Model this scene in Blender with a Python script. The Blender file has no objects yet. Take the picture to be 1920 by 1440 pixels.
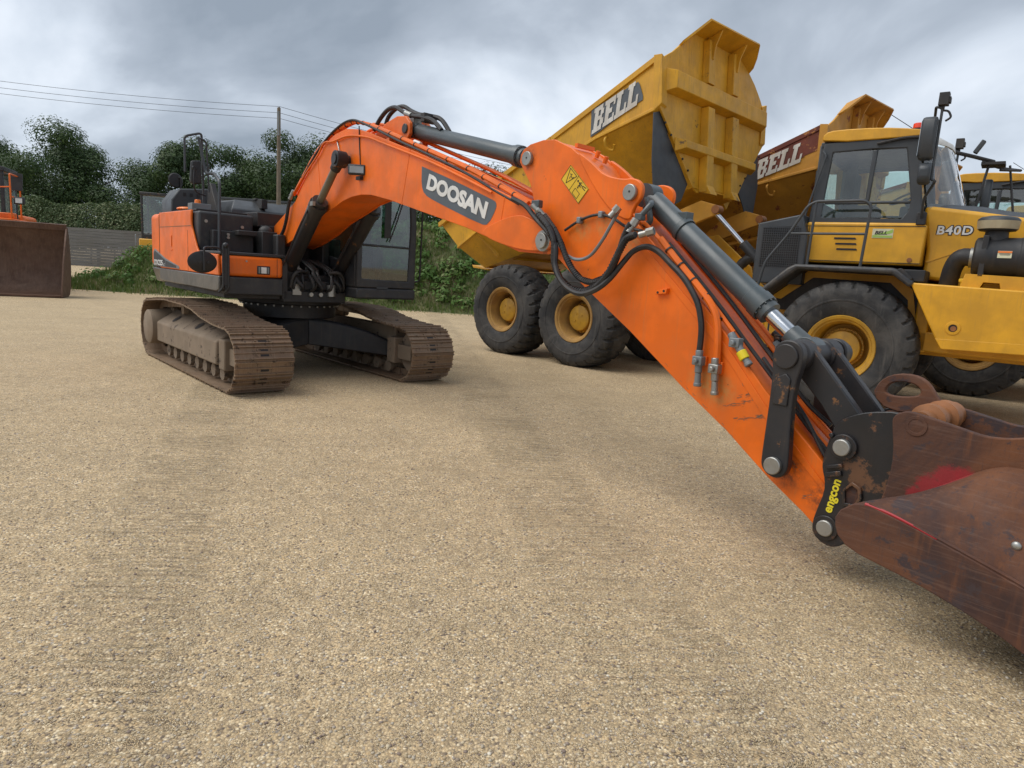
import bpy, bmesh, math, random
import numpy as np
from math import sin, cos, pi, radians, hypot, atan2, sqrt
from mathutils import Vector, Matrix
random.seed(7); rng = np.random.default_rng(7)
S = bpy.context.scene
COL = S.collection
# ------------------------------------------------------------------ camera
cam_d = bpy.data.cameras.new('camera'); cam = bpy.data.objects.new('camera', cam_d); COL.objects.link(cam); S.camera = cam
PITCH, ROLL, H = 0.1642, 0.06375, 1.61
fw = Vector((0, cos(PITCH), -sin(PITCH))); up0 = Vector((0, sin(PITCH), cos(PITCH))); rt0 = Vector((1, 0, 0))
rt = rt0*cos(ROLL)+up0*sin(ROLL); up = -rt0*sin(ROLL)+up0*cos(ROLL)
M = Matrix((rt, up, -fw)).transposed().to_4x4(); M.translation = Vector((0, 0, H)); cam.matrix_world = M
cam_d.sensor_width = 36; cam_d.lens = 36*1240/1920; cam_d.clip_start = .05; cam_d.clip_end = 2000
S.render.resolution_x = 1024; S.render.resolution_y = 768
# ------------------------------------------------------------------ light
SUN_EL, SUN_AZ = radians(56), radians(-98)      # azimuth measured from +Y towards +X
W = bpy.data.worlds.new('World'); S.world = W; W.use_nodes = True
wt = W.node_tree; wt.nodes.clear()
def N(t, typ, **kw):
    n = t.nodes.new(typ)
    for k, v in kw.items():
        if k.startswith('_'): n.inputs[k[1:].replace('_', ' ')].default_value = v
        else: setattr(n, k, v)
    return n
def ramp(t, stops, interp='LINEAR'):
    n = t.nodes.new('ShaderNodeValToRGB'); cr = n.color_ramp; cr.interpolation = interp
    while len(cr.elements) < len(stops): cr.elements.new(.5)
    for e, (p, c) in zip(cr.elements, stops): e.position = p; e.color = tuple(c)+(1,) if len(c) == 3 else c
    return n
L = wt.links.new
sky = N(wt, 'ShaderNodeTexSky', sky_type='NISHITA', sun_disc=False, sun_elevation=SUN_EL, sun_rotation=SUN_AZ)
tc = N(wt, 'ShaderNodeTexCoord'); sep = N(wt, 'ShaderNodeSeparateXYZ'); L(tc.outputs['Generated'], sep.inputs[0])
zz = N(wt, 'ShaderNodeMath', operation='MAXIMUM'); L(sep.outputs[2], zz.inputs[0]); zz.inputs[1].default_value = 0
za = N(wt, 'ShaderNodeMath', operation='ADD'); L(zz.outputs[0], za.inputs[0]); za.inputs[1].default_value = .55
dx = N(wt, 'ShaderNodeMath', operation='DIVIDE'); L(sep.outputs[0], dx.inputs[0]); L(za.outputs[0], dx.inputs[1])
dy = N(wt, 'ShaderNodeMath', operation='DIVIDE'); L(sep.outputs[1], dy.inputs[0]); L(za.outputs[0], dy.inputs[1])
cmb = N(wt, 'ShaderNodeCombineXYZ'); L(dx.outputs[0], cmb.inputs[0]); L(dy.outputs[0], cmb.inputs[1])
mp = N(wt, 'ShaderNodeMapping'); L(cmb.outputs[0], mp.inputs[0]); mp.inputs['Location'].default_value = (5.3, 2.6, .4); mp.inputs['Scale'].default_value = (.85, 1.0, 1); mp.inputs['Rotation'].default_value = (0, 0, radians(-24))
n1 = N(wt, 'ShaderNodeTexNoise', _Scale=1.9, _Detail=7.0, _Roughness=.50, _Distortion=.3); L(mp.outputs[0], n1.inputs['Vector'])
r1 = ramp(wt, [(.36, (2.5, 2.95, 3.55)), (.46, (3.7, 4.2, 4.9)), (.54, (5.5, 6.1, 6.9)), (.64, (7.9, 8.4, 9.1))]); L(n1.outputs['Fac'], r1.inputs[0])
mx = N(wt, 'ShaderNodeMixRGB', _Fac=.95); L(sky.outputs[0], mx.inputs[1]); L(r1.outputs[0], mx.inputs[2])
bg = N(wt, 'ShaderNodeBackground', _Strength=.1); L(mx.outputs[0], bg.inputs[0])
wo = N(wt, 'ShaderNodeOutputWorld'); L(bg.outputs[0], wo.inputs[0])
sl = bpy.data.lights.new('sun', 'SUN'); sl.energy = 2.0; sl.angle = radians(50); sl.color = (1, .96, .9)
so = bpy.data.objects.new('sun', sl); COL.objects.link(so)
sd = Vector((sin(SUN_AZ)*cos(SUN_EL), cos(SUN_AZ)*cos(SUN_EL), sin(SUN_EL))); so.rotation_euler = sd.to_track_quat('Z', 'Y').to_euler(); so.location = (0, 0, 30)
S.view_settings.view_transform = 'Standard'; S.view_settings.look = 'None'; S.view_settings.gamma = 1; S.view_settings.exposure = 0.34

# ------------------------------------------------------------------ materials
MATS = {}
def newmat(name):
    m = bpy.data.materials.new(name); m.use_nodes = True; t = m.node_tree; t.nodes.clear()
    o = N(t, 'ShaderNodeOutputMaterial'); b = N(t, 'ShaderNodeBsdfPrincipled'); t.links.new(b.outputs[0], o.inputs[0])
    MATS[name] = m
    return m, t, b
def mixc(t, fac, a, b):
    n = N(t, 'ShaderNodeMixRGB'); l = t.links.new
    l(fac, n.inputs[0]) if hasattr(fac, 'is_linked') else setattr(n.inputs[0], 'default_value', fac)
    for i, v in ((1, a), (2, b)):
        if hasattr(v, 'is_linked'): l(v, n.inputs[i])
        else: n.inputs[i].default_value = tuple(v)+(1,)
    return n.outputs[0]
def noise(t, vec, scale, detail=4, rough=.55, lo=.4, hi=.6, dist=0.0):
    n = N(t, 'ShaderNodeTexNoise', _Scale=scale, _Detail=float(detail), _Roughness=rough, _Distortion=dist); t.links.new(vec, n.inputs['Vector'])
    r = ramp(t, [(lo, (0, 0, 0)), (hi, (1, 1, 1))]); t.links.new(n.outputs['Fac'], r.inputs[0])
    return r.outputs[0]
def stretch(t, vec, sc):
    m = N(t, 'ShaderNodeMapping'); t.links.new(vec, m.inputs[0]); m.inputs['Scale'].default_value = sc
    return m.outputs[0]
def bump(t, b, h, strength, dist):
    n = N(t, 'ShaderNodeBump', _Strength=strength, _Distance=dist); t.links.new(h, n.inputs['Height']); t.links.new(n.outputs[0], b.inputs['Normal'])
def paint(name, col, rough=.4, metal=0.0, dirt=(.16, .12, .08), amt=.35, wear=None, wamt=0.0, dscale=1.6, coat=0.0, bmp=.15, wscale=5, spec=.5):
    m, t, b = newmat(name); tcn = N(t, 'ShaderNodeTexCoord'); v = tcn.outputs['Object']
    c2 = tuple(x*.82 for x in col)
    c = mixc(t, noise(t, v, 3.1, 5), col, c2)
    if amt > 0:
        d = noise(t, v, dscale, 8, .65, .42, .72, .6)
        f = N(t, 'ShaderNodeMath', operation='MULTIPLY', use_clamp=True); t.links.new(d, f.inputs[0]); f.inputs[1].default_value = amt
        c = mixc(t, f.outputs[0], c, dirt)
        s = noise(t, stretch(t, v, (9, 9, .7)), 2.2, 5, .6, .56, .78)
        f2 = N(t, 'ShaderNodeMath', operation='MULTIPLY', use_clamp=True); t.links.new(s, f2.inputs[0]); f2.inputs[1].default_value = amt*.8
        c = mixc(t, f2.outputs[0], c, dirt)
    if wear:
        w = noise(t, v, wscale, 10, .75, .62-wamt*.25, .66-wamt*.25)
        c = mixc(t, w, c, wear)
    t.links.new(c, b.inputs['Base Color'])
    rr = noise(t, v, 6, 6, .6, .2, .8); mr = N(t, 'ShaderNodeMapRange'); t.links.new(rr, mr.inputs[0]); mr.inputs[3].default_value = max(.05, rough-.1); mr.inputs[4].default_value = min(1, rough+.18)
    t.links.new(mr.outputs[0], b.inputs['Roughness'])
    b.inputs['Metallic'].default_value = metal; b.inputs['Coat Weight'].default_value = coat; b.inputs['Coat Roughness'].default_value = .2; b.inputs['Specular IOR Level'].default_value = spec
    n = N(t, 'ShaderNodeTexNoise', _Scale=45.0, _Detail=6.0); t.links.new(v, n.inputs['Vector'])
    bump(t, b, n.outputs['Fac'], bmp, .003)
    return m
paint('orange', (.86, .155, .004), .42, amt=.26, dirt=(.33, .12, .05), coat=.10, spec=.35)
paint('orange_arm', (.86, .155, .004), .42, amt=.28, dirt=(.33, .12, .05), wear=(.05, .03, .02), wamt=-.16, wscale=7, coat=.10, spec=.35)
paint('yellow', (.72, .36, .012), .45, amt=.25, dirt=(.25, .13, .03), coat=.1, dscale=1.1)
paint('yellow_bin', (.70, .36, .014), .5, amt=.42, dirt=(.33, .17, .03), wear=(.13, .08, .03), wamt=-.05, wscale=3, dscale=.9)
paint('worn_orange', (.60, .29, .03), .6, amt=.6, dirt=(.34, .15, .03), wear=(.19, .05, .02), wamt=.22, wscale=1.8, dscale=1.3)
paint('rusty_red', (.16, .035, .018), .7, amt=.5, dirt=(.08, .03, .02), wear=(.42, .18, .05), wamt=.15, wscale=4)
paint('cyl_grey', (.062, .080, .088), .36, amt=.25, dirt=(.12, .10, .08), coat=.15, wear=(.25, .22, .15), wamt=-.36, wscale=4)
paint('black_steel', (.018, .018, .021), .42, amt=.35, dirt=(.07, .05, .035), wear=(.19, .085, .03), wamt=.16, wscale=6)
paint('coupler_black', (.013, .013, .015), .36, amt=.3, dirt=(.06, .04, .03), wear=(.13, .06, .03), wamt=.24, wscale=4)
paint('dark_plastic', (.022, .024, .029), .5, amt=.22, dirt=(.09, .08, .065))
paint('slate', (.040, .047, .055), .45, amt=.25, dirt=(.10, .09, .075))
paint('chassis_black', (.016, .017, .02), .55, amt=.45, dirt=(.07, .055, .04))
paint('grey_band', (.06, .06, .058), .35, amt=.4, dirt=(.15, .12, .09), coat=.3)
paint('decal_grey', (.085, .105, .125), .5, amt=.2, dirt=(.15, .12, .1))
paint('white', (.74, .74, .72), .45, amt=.25, dirt=(.45, .38, .28))
paint('white_worn', (.66, .65, .60), .6, amt=.45, dirt=(.3, .2, .1), wear=(.12, .09, .06), wamt=-.1, wscale=14)
paint('black', (.010, .010, .012), .5, amt=.1)
paint('hose', (.013, .013, .015), .5, amt=.4, dirt=(.08, .065, .05), dscale=6)
paint('rubber', (.022, .022, .023), .75, amt=.85, dirt=(.10, .092, .082), dscale=2.4, bmp=.5, wear=(.055, .052, .05), wamt=-.05, wscale=3)
paint('track_steel', (.235, .155, .098), .5, metal=.3, amt=.65, dirt=(.22, .165, .11), dscale=5, wear=(.06, .04, .028), wamt=.2, wscale=9, bmp=.5)
paint('track_mud', (.23, .172, .12), .8, amt=.6, dirt=(.20, .155, .105), dscale=3, bmp=.6, wear=(.05, .035, .025), wamt=.15)
paint('bucket_rust', (.050, .023, .018), .78, metal=.0, amt=1.0, dirt=(.17, .060, .020), dscale=1.3, wear=(.045, .028, .028), wamt=.36, wscale=3.5, bmp=.5)
paint('bucket_brown', (.10, .05, .03), .6, metal=.25, amt=.6, dirt=(.15, .09, .06), dscale=2)
paint('red_paint', (.38, .012, .02), .5, amt=.1)
paint('orange_rust', (.32, .12, .035), .55, amt=.6, dirt=(.15, .07, .03), dscale=7)
paint('chrome', (.72, .73, .75), .1, metal=1.0, amt=.0, bmp=0.0)
paint('rod_dull', (.20, .18, .14), .38, metal=.6, amt=.5, dirt=(.16, .12, .07), dscale=4)
paint('zinc', (.40, .40, .38), .4, metal=.8, amt=.4, dirt=(.2, .17, .12), dscale=9)
paint('cap_yellow', (.75, .58, .01), .4, amt=.1)
paint('sticker_yellow', (.80, .50, .02), .45, amt=.12)
paint('sticker_green', (.32, .50, .10), .5, amt=.15)
paint('sticker_cream', (.62, .60, .42), .5, amt=.2)
paint('beige', (.42, .36, .24), .5, amt=.5, dirt=(.25, .18, .1), dscale=5)
paint('engcon_yellow', (.75, .62, .02), .5, amt=.15)
paint('seat_fabric', (.03, .03, .032), .9, amt=.0)
paint('seat_orange', (.42, .13, .03), .8, amt=.1)
paint('pole_wood', (.21, .165, .12), .85, amt=.5, dirt=(.10, .08, .06), bmp=.5)
paint('galv', (.22, .24, .25), .5, metal=.3, amt=.3)
paint('rim_yellow', (.52, .28, .02), .5, amt=.5, dirt=(.2, .1, .03), dscale=5)
paint('rim_tan', (.40, .225, .055), .65, amt=.75, dirt=(.20, .10, .04), dscale=5, wear=(.10, .05, .03), wamt=-.08, wscale=8)
paint('fender_black', (.03, .033, .04), .5, amt=.35, dirt=(.10, .085, .06))
def glassmat(name, tint, alpha, glo=.5):
    m = bpy.data.materials.new(name); m.use_nodes = True; t = m.node_tree; t.nodes.clear()
    o = N(t, 'ShaderNodeOutputMaterial'); tr = N(t, 'ShaderNodeBsdfTransparent'); tr.inputs[0].default_value = tint+(1,)
    gl = N(t, 'ShaderNodeBsdfGlossy', _Roughness=.03); gl.inputs[0].default_value = (1, 1, 1, 1)
    df = N(t, 'ShaderNodeBsdfDiffuse'); df.inputs[0].default_value = (.35, .34, .3, 1)
    ge = N(t, 'ShaderNodeNewGeometry'); bf = N(t, 'ShaderNodeMath', operation='MULTIPLY_ADD'); t.links.new(ge.outputs['Backfacing'], bf.inputs[0]); bf.inputs[1].default_value = -1; bf.inputs[2].default_value = 1
    fr = N(t, 'ShaderNodeFresnel', _IOR=1.5); ml = N(t, 'ShaderNodeMath', operation='MULTIPLY_ADD', use_clamp=True); t.links.new(fr.outputs[0], ml.inputs[0]); ml.inputs[1].default_value = 1.6; ml.inputs[2].default_value = .05
    mb_ = N(t, 'ShaderNodeMath', operation='MULTIPLY'); t.links.new(ml.outputs[0], mb_.inputs[0]); t.links.new(bf.outputs[0], mb_.inputs[1])
    m1 = N(t, 'ShaderNodeMixShader'); t.links.new(mb_.outputs[0], m1.inputs[0]); t.links.new(tr.outputs[0], m1.inputs[1]); t.links.new(gl.outputs[0], m1.inputs[2])
    tcn = N(t, 'ShaderNodeTexCoord'); d = noise(t, tcn.outputs['Object'], 3, 6, .6, .3, .9)
    mm = N(t, 'ShaderNodeMath', operation='MULTIPLY'); t.links.new(d, mm.inputs[0]); mm.inputs[1].default_value = alpha
    m2 = N(t, 'ShaderNodeMixShader'); t.links.new(mm.outputs[0], m2.inputs[0]); t.links.new(m1.outputs[0], m2.inputs[1]); t.links.new(df.outputs[0], m2.inputs[2])
    t.links.new(m2.outputs[0], o.inputs[0]); MATS[name] = m
glassmat('glass', (.74, .86, .82), .10); glassmat('glass_clear', (.95, .98, .97), .10); glassmat('glass_tinted', (.60, .74, .68), .06); glassmat('lens', (.85, .85, .85), .3)
m, t, b = newmat('mirror_glass'); b.inputs['Metallic'].default_value = 1; b.inputs['Roughness'].default_value = .05; b.inputs['Base Color'].default_value = (.6, .62, .63, 1)
m, t, b = newmat('beacon_red'); b.inputs['Base Color'].default_value = (.75, .06, .02, 1); b.inputs['Roughness'].default_value = .2; b.inputs['Coat Weight'].default_value = .5
m, t, b = newmat('lamp_orange'); b.inputs['Base Color'].default_value = (.85, .20, .02, 1); b.inputs['Roughness'].default_value = .25
# bucket with red overspray and rust
def add_spray(mat, spots, col):
    t = MATS[mat].node_tree; b = [n for n in t.nodes if n.type == 'BSDF_PRINCIPLED'][0]
    src = b.inputs['Base Color'].links[0].from_socket; tcn = N(t, 'ShaderNodeTexCoord')
    for (cx, cy, cz, r) in spots:
        vm = N(t, 'ShaderNodeVectorMath', operation='DISTANCE'); t.links.new(tcn.outputs['Object'], vm.inputs[0]); vm.inputs[1].default_value = (cx, cy, cz)
        mr = N(t, 'ShaderNodeMapRange'); t.links.new(vm.outputs['Value'], mr.inputs[0]); mr.inputs[1].default_value = 0; mr.inputs[2].default_value = r; mr.inputs[3].default_value = 1; mr.inputs[4].default_value = 0
        ns = N(t, 'ShaderNodeTexNoise', _Scale=34.0, _Detail=9.0, _Roughness=.9); t.links.new(tcn.outputs['Object'], ns.inputs['Vector'])
        ad = N(t, 'ShaderNodeMath', operation='ADD'); t.links.new(mr.outputs[0], ad.inputs[0]); t.links.new(ns.outputs['Fac'], ad.inputs[1])
        rp = ramp(t, [(.84, (0, 0, 0)), (1.0, (.85, .85, .85))]); hm = N(t, 'ShaderNodeMath', operation='MULTIPLY'); t.links.new(ad.outputs[0], hm.inputs[0]); hm.inputs[1].default_value = .82
        t.links.new(hm.outputs[0], rp.inputs[0])
        src = mixc(t, rp.outputs[0], src, col)
    t.links.new(src, b.inputs['Base Color'])

def stain(mat, spots, col, amt):
    t = MATS[mat].node_tree; b = [n for n in t.nodes if n.type == 'BSDF_PRINCIPLED'][0]; src = b.inputs['Base Color'].links[0].from_socket; tcn = N(t, 'ShaderNodeTexCoord')
    for (cx, cy, cz, r) in spots:
        vm = N(t, 'ShaderNodeVectorMath', operation='DISTANCE'); t.links.new(tcn.outputs['Object'], vm.inputs[0]); vm.inputs[1].default_value = (cx, cy, cz)
        mr = N(t, 'ShaderNodeMapRange'); t.links.new(vm.outputs['Value'], mr.inputs[0]); mr.inputs[1].default_value = r*.3; mr.inputs[2].default_value = r; mr.inputs[3].default_value = amt; mr.inputs[4].default_value = 0
        mu = N(t, 'ShaderNodeMath', operation='MULTIPLY'); t.links.new(mr.outputs[0], mu.inputs[0]); t.links.new(noise(t, tcn.outputs['Object'], 22, 6, .7, .35, .62), mu.inputs[1]); src = mixc(t, mu.outputs[0], src, col)
    t.links.new(src, b.inputs['Base Color'])
def streaks(mat, sc, lo, hi, col, amt):
    t = MATS[mat].node_tree; b = [n for n in t.nodes if n.type == 'BSDF_PRINCIPLED'][0]; src = b.inputs['Base Color'].links[0].from_socket; tcn = N(t, 'ShaderNodeTexCoord')
    mu = N(t, 'ShaderNodeMath', operation='MULTIPLY'); t.links.new(noise(t, stretch(t, tcn.outputs['Object'], sc), 3, 6, .7, lo, hi), mu.inputs[0]); mu.inputs[1].default_value = amt
    t.links.new(mixc(t, mu.outputs[0], src, col), b.inputs['Base Color'])
stain('orange_arm', [(7.97, -.19, .56, .17), (8.2, -.19, .45, .12), (5.46, -.19, 2.565, .12)], (.04, .025, .02), .85)
stain('orange_arm', [(6.13, -.19, 2.0, .14), (6.35, -.19, 2.03, .12), (6.62, -.19, 1.9, .14), (7.35, -.19, 1.0, .14), (7.48, -.19, .95, .14)], (.42, .27, .09), .6)
stain('orange', [(5.80, -.28, 1.84, .16), (2.33, -.25, 2.76, .18), (3.4, -.13, 3.0, .14)], (.12, .06, .03), .7)
streaks('bucket_rust', (1.2, 14, 26), .52, .68, (.15, .085, .06), .5); streaks('bucket_rust', (30, 14, 1.5), .55, .70, (.055, .032, .03), .6)
streaks('bucket_brown', (8, 8, .8), .5, .7, (.17, .10, .06), .5)
streaks('yellow_bin', (12, 12, .6), .54, .72, (.24, .13, .04), .55); streaks('yellow', (14, 14, .7), .58, .74, (.36, .2, .05), .4)
streaks('orange', (12, 12, .5), .58, .75, (.40, .15, .05), .55); streaks('fender_black', (3, 3, 3), .48, .7, (.12, .10, .075), .6); streaks('dark_plastic', (3, 3, 3), .5, .72, (.08, .07, .055), .4)
streaks('orange_arm', (14, 14, .6), .56, .74, (.42, .17, .06), .45); streaks('track_steel', (2, 30, 2), .5, .7, (.34, .26, .19), .5)
# ------------------------------------------------------------------ mesh builder
def finish(bm, name, mats, parent=None, bevel=0, smooth=38, xf=None, seg=2):
    if xf is not None: bmesh.ops.transform(bm, matrix=xf, verts=bm.verts)
    me = bpy.data.meshes.new(name); 
    for f in bm.faces: f.smooth = True
    th = radians(smooth)
    for e in bm.edges:
        if len(e.link_faces) == 2:
            if e.calc_face_angle(0) > th: e.smooth = False
        else: e.smooth = False
    bm.to_mesh(me); bm.free()
    for mn in (mats if isinstance(mats, (list, tuple)) else [mats]): me.materials.append(MATS[mn])
    o = bpy.data.objects.new(name, me); COL.objects.link(o)
    if parent is not None: o.parent = parent
    if bevel:
        md = o.modifiers.new('bevel', 'BEVEL'); md.width = bevel; md.segments = seg; md.limit_method = 'ANGLE'; md.angle_limit = radians(35)
    return o
def V(*a): return Vector(a)
class MB:
    def __init__(s): s.bm = bmesh.new(); s.mi = 0
    def face(s, vs):
        try: f = s.bm.faces.new(vs); f.material_index = s.mi; return f
        except ValueError: return None
    def box(s, x0, x1, y0, y1, z0, z1, mat=None):
        P = [(x, y, z) for x in (x0, x1) for y in (y0, y1) for z in (z0, z1)]
        v = [s.bm.verts.new(mat @ Vector(p) if mat is not None else p) for p in P]
        for q in ((0, 1, 3, 2), (4, 6, 7, 5), (0, 4, 5, 1), (2, 3, 7, 6), (0, 2, 6, 4), (1, 5, 7, 3)): s.face([v[i] for i in q])
        return s
    def cbox(s, c, size, rot=None):
        m = Matrix.Translation(c) @ (rot.to_matrix().to_4x4() if rot is not None else Matrix())
        a, b, d = [q/2 for q in size]; return s.box(-a, a, -b, b, -d, d, m)
    def prism(s, pts, y0, y1, axis='y', top=None):
        """pts (a,b) outline; axis y: (x,z); axis x: (y,z); axis z: (x,y). top: a second outline for the far side."""
        def mk(p, d):
            return {'y': (p[0], d, p[1]), 'x': (d, p[0], p[1]), 'z': (p[0], p[1], d)}[axis]
        A = [s.bm.verts.new(mk(p, y0)) for p in pts]; B = [s.bm.verts.new(mk(p, y1)) for p in (top or pts)]
        n = len(pts); s.face(A); s.face(B[::-1])
        for i in range(n): s.face([A[i], B[i], B[(i+1) % n], A[(i+1) % n]])
        return s
    def ringprism(s, outer, inner, y0, y1, axis='y'):
        def mk(p, d): return {'y': (p[0], d, p[1]), 'x': (d, p[0], p[1]), 'z': (p[0], p[1], d)}[axis]
        n = len(outer); R = [[s.bm.verts.new(mk(p, d)) for p in L_] for L_, d in ((outer, y0), (inner, y0), (inner, y1), (outer, y1))]
        for k in range(4):
            a, b = R[k], R[(k+1) % 4]
            for i in range(n): s.face([a[i], a[(i+1) % n], b[(i+1) % n], b[i]])
        return s
    def cyl(s, p0, p1, r0, r1=None, seg=20, cap=True):
        r1 = r0 if r1 is None else r1; p0 = Vector(p0); p1 = Vector(p1); d = (p1-p0).normalized()
        a = d.orthogonal().normalized(); b = d.cross(a)
        A = []; B = []
        for i in range(seg):
            t_ = 2*pi*i/seg; q = a*cos(t_)+b*sin(t_); A.append(s.bm.verts.new(p0+q*r0)); B.append(s.bm.verts.new(p1+q*r1))
        for i in range(seg): s.face([A[i], A[(i+1) % seg], B[(i+1) % seg], B[i]])
        if cap: s.face(A[::-1]); s.face(B)
        return s
    def lathe(s, prof, p0, d, seg=32, close=False):
        """prof: (along, radius)"""
        p0 = Vector(p0); d = Vector(d).normalized(); a = d.orthogonal().normalized(); b = d.cross(a); rows = []
        for (l, r) in prof:
            rows.append([s.bm.verts.new(p0+d*l+(a*cos(2*pi*i/seg)+b*sin(2*pi*i/seg))*max(r, 1e-4)) for i in range(seg)])
        for k in range(len(rows)-1):
            for i in range(seg): s.face([rows[k][i], rows[k][(i+1) % seg], rows[k+1][(i+1) % seg], rows[k+1][i]])
        if close: s.face(rows[0][::-1]); s.face(rows[-1])
        return s
    def tube(s, pts, r, seg=8, smooth=True, cap=True, rfun=None, res=6):
        P = [Vector(p) for p in pts]
        if smooth and len(P) > 2:
            Q = []
            for i in range(len(P)-1):
                a = P[max(i-1, 0)]; b = P[i]; c = P[i+1]; d = P[min(i+2, len(P)-1)]
                for k in range(res):
                    t_ = k/res; Q.append(.5*((2*b)+(c-a)*t_+(2*a-5*b+4*c-d)*t_*t_+(3*b-a-3*c+d)*t_**3))
            Q.append(P[-1]); P = Q
        n = None; rows = []
        for i, p in enumerate(P):
            d = (P[min(i+1, len(P)-1)]-P[max(i-1, 0)]).normalized()
            n = d.orthogonal().normalized() if n is None else (n-d*n.dot(d)).normalized()
            b = d.cross(n); rr = rfun(i) if rfun else r
            rows.append([s.bm.verts.new(p+(n*cos(2*pi*k/seg)+b*sin(2*pi*k/seg))*rr) for k in range(seg)])
        for i in range(len(rows)-1):
            for k in range(seg): s.face([rows[i][k], rows[i][(k+1) % seg], rows[i+1][(k+1) % seg], rows[i+1][k]])
        if cap: s.face(rows[0][::-1]); s.face(rows[-1])
        return s
    def pathrail(s, pts, r, seg=8, corner=.06):
        """straight rail with rounded corners"""
        P = [Vector(p) for p in pts]; Q = [P[0]]
        for i in range(1, len(P)-1):
            a = (P[i-1]-P[i]); b = (P[i+1]-P[i]); c = min(corner, a.length*.45, b.length*.45); a.normalize(); b.normalize()
            for k in range(5):
                t_ = k/4; Q.append((P[i]+a*c)*(1-t_)**2+P[i]*2*t_*(1-t_)+(P[i]+b*c)*t_**2)
        Q.append(P[-1]); return s.tube(Q, r, seg, smooth=False)
    def sphere(s, c, r, sub=2, sc=(1, 1, 1)):
        m = Matrix.Translation(c) @ Matrix.Diagonal((r*sc[0], r*sc[1], r*sc[2], 1)); bmesh.ops.create_icosphere(s.bm, subdivisions=sub, radius=1, matrix=m); return s
    def grid(s, rows):
        R = [[s.bm.verts.new(p) for p in r] for r in rows]
        for i in range(len(R)-1):
            for j in range(len(R[0])-1): s.face([R[i][j], R[i][j+1], R[i+1][j+1], R[i+1][j]])
        return s
    def fix(s): bmesh.ops.recalc_face_normals(s.bm, faces=s.bm.faces); return s
    def out(s, name, mats, parent=None, bevel=0, smooth=38, xf=None, seg=2, fix=True):
        if fix: s.fix()
        return finish(s.bm, name, mats, parent, bevel, smooth, xf, seg)
def inset(pts, d):
    n = len(pts); out = []; area = sum(pts[i][0]*pts[(i+1) % n][1]-pts[(i+1) % n][0]*pts[i][1] for i in range(n)); sg = 1 if area > 0 else -1
    for i in range(n):
        p = Vector(pts[i]); a = (p-Vector(pts[i-1])).normalized(); b = (Vector(pts[(i+1) % n])-p).normalized()
        na = Vector((-a.y, a.x))*sg; nb = Vector((-b.y, b.x))*sg; m_ = (na+nb); m_ = m_/max(m_.length, .4); k = 1/max(m_.dot(na), .6)
        q = p+m_*d*min(k, 1.5); out.append((q.x, q.y))
    return out
def smoothpoly(pts, it=2, keep=()):
    """Chaikin corner cutting, keep = indices kept sharp"""
    P = [(p, i in keep) for i, p in enumerate(pts)]
    for _ in range(it):
        Q = []; n = len(P)
        for i in range(n):
            (a, ka), (b, kb) = P[i], P[(i+1) % n]
            if ka: Q.append((a, True))
            if not ka: Q.append(((a[0]*.75+b[0]*.25, a[1]*.75+b[1]*.25), False))
            if not kb: Q.append(((a[0]*.25+b[0]*.75, a[1]*.25+b[1]*.75), False))
        P = Q
    return [p for p, k in P]
def circle(cx, cz, r, n=16, a0=0, a1=2*pi): return [(cx+r*cos(a0+(a1-a0)*i/(n if abs(a1-a0) > 6.2 else n-1)), cz+r*sin(a0+(a1-a0)*i/(n if abs(a1-a0) > 6.2 else n-1))) for i in range(n)]
def thing(name, label, cat, loc=(0, 0, 0), rz=0, group=None):
    o = bpy.data.objects.new(name, None); COL.objects.link(o); o.location = loc; o.rotation_euler = (0, 0, rz); o.empty_display_size = .3
    o['label'] = label; o['category'] = cat
    if group: o['group'] = group
    return o
def tag(o, label=None, cat=None, group=None, kind=None):
    for k, v in (('label', label), ('category', cat), ('group', group), ('kind', kind)):
        if v: o[k] = v
    return o
def text_bm(mb, s, O, X, Y, w, h, depth=.004, off=0.0, shear=0.0, sp=1.0):
    """text as solid letters, fitted to w x h, origin O, axes X (reading) and Y (up)"""
    cu = bpy.data.curves.new('lettering', 'FONT'); cu.body = s; cu.size = 1; cu.extrude = 0; cu.offset = off; cu.shear = shear; cu.space_character = sp; cu.resolution_u = 4
    o = bpy.data.objects.new('lettering', cu); COL.objects.link(o); dg = bpy.context.evaluated_depsgraph_get(); me = bpy.data.meshes.new_from_object(o.evaluated_get(dg))
    bpy.data.objects.remove(o); bpy.data.curves.remove(cu)
    co = np.array([v.co[:] for v in me.vertices]); mn = co.min(0); mxx = co.max(0); X = Vector(X).normalized(); Y = Vector(Y).normalized(); Z = X.cross(Y); O = Vector(O)
    sx = w/(mxx[0]-mn[0]); sy = h/(mxx[1]-mn[1])
    t_ = bmesh.new(); t_.from_mesh(me); bpy.data.meshes.remove(me)
    r = bmesh.ops.extrude_face_region(t_, geom=t_.faces[:]); vs = set(e for e in r['geom'] if isinstance(e, bmesh.types.BMVert))
    mp_ = {}
    for v in t_.verts:
        z = depth if v in vs else 0; mp_[v] = mb.bm.verts.new(O+X*((v.co.x-mn[0])*sx)+Y*((v.co.y-mn[1])*sy)+Z*z)
    for f in t_.faces: mb.face([mp_[v] for v in f.verts])
    t_.free(); return mb
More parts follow.
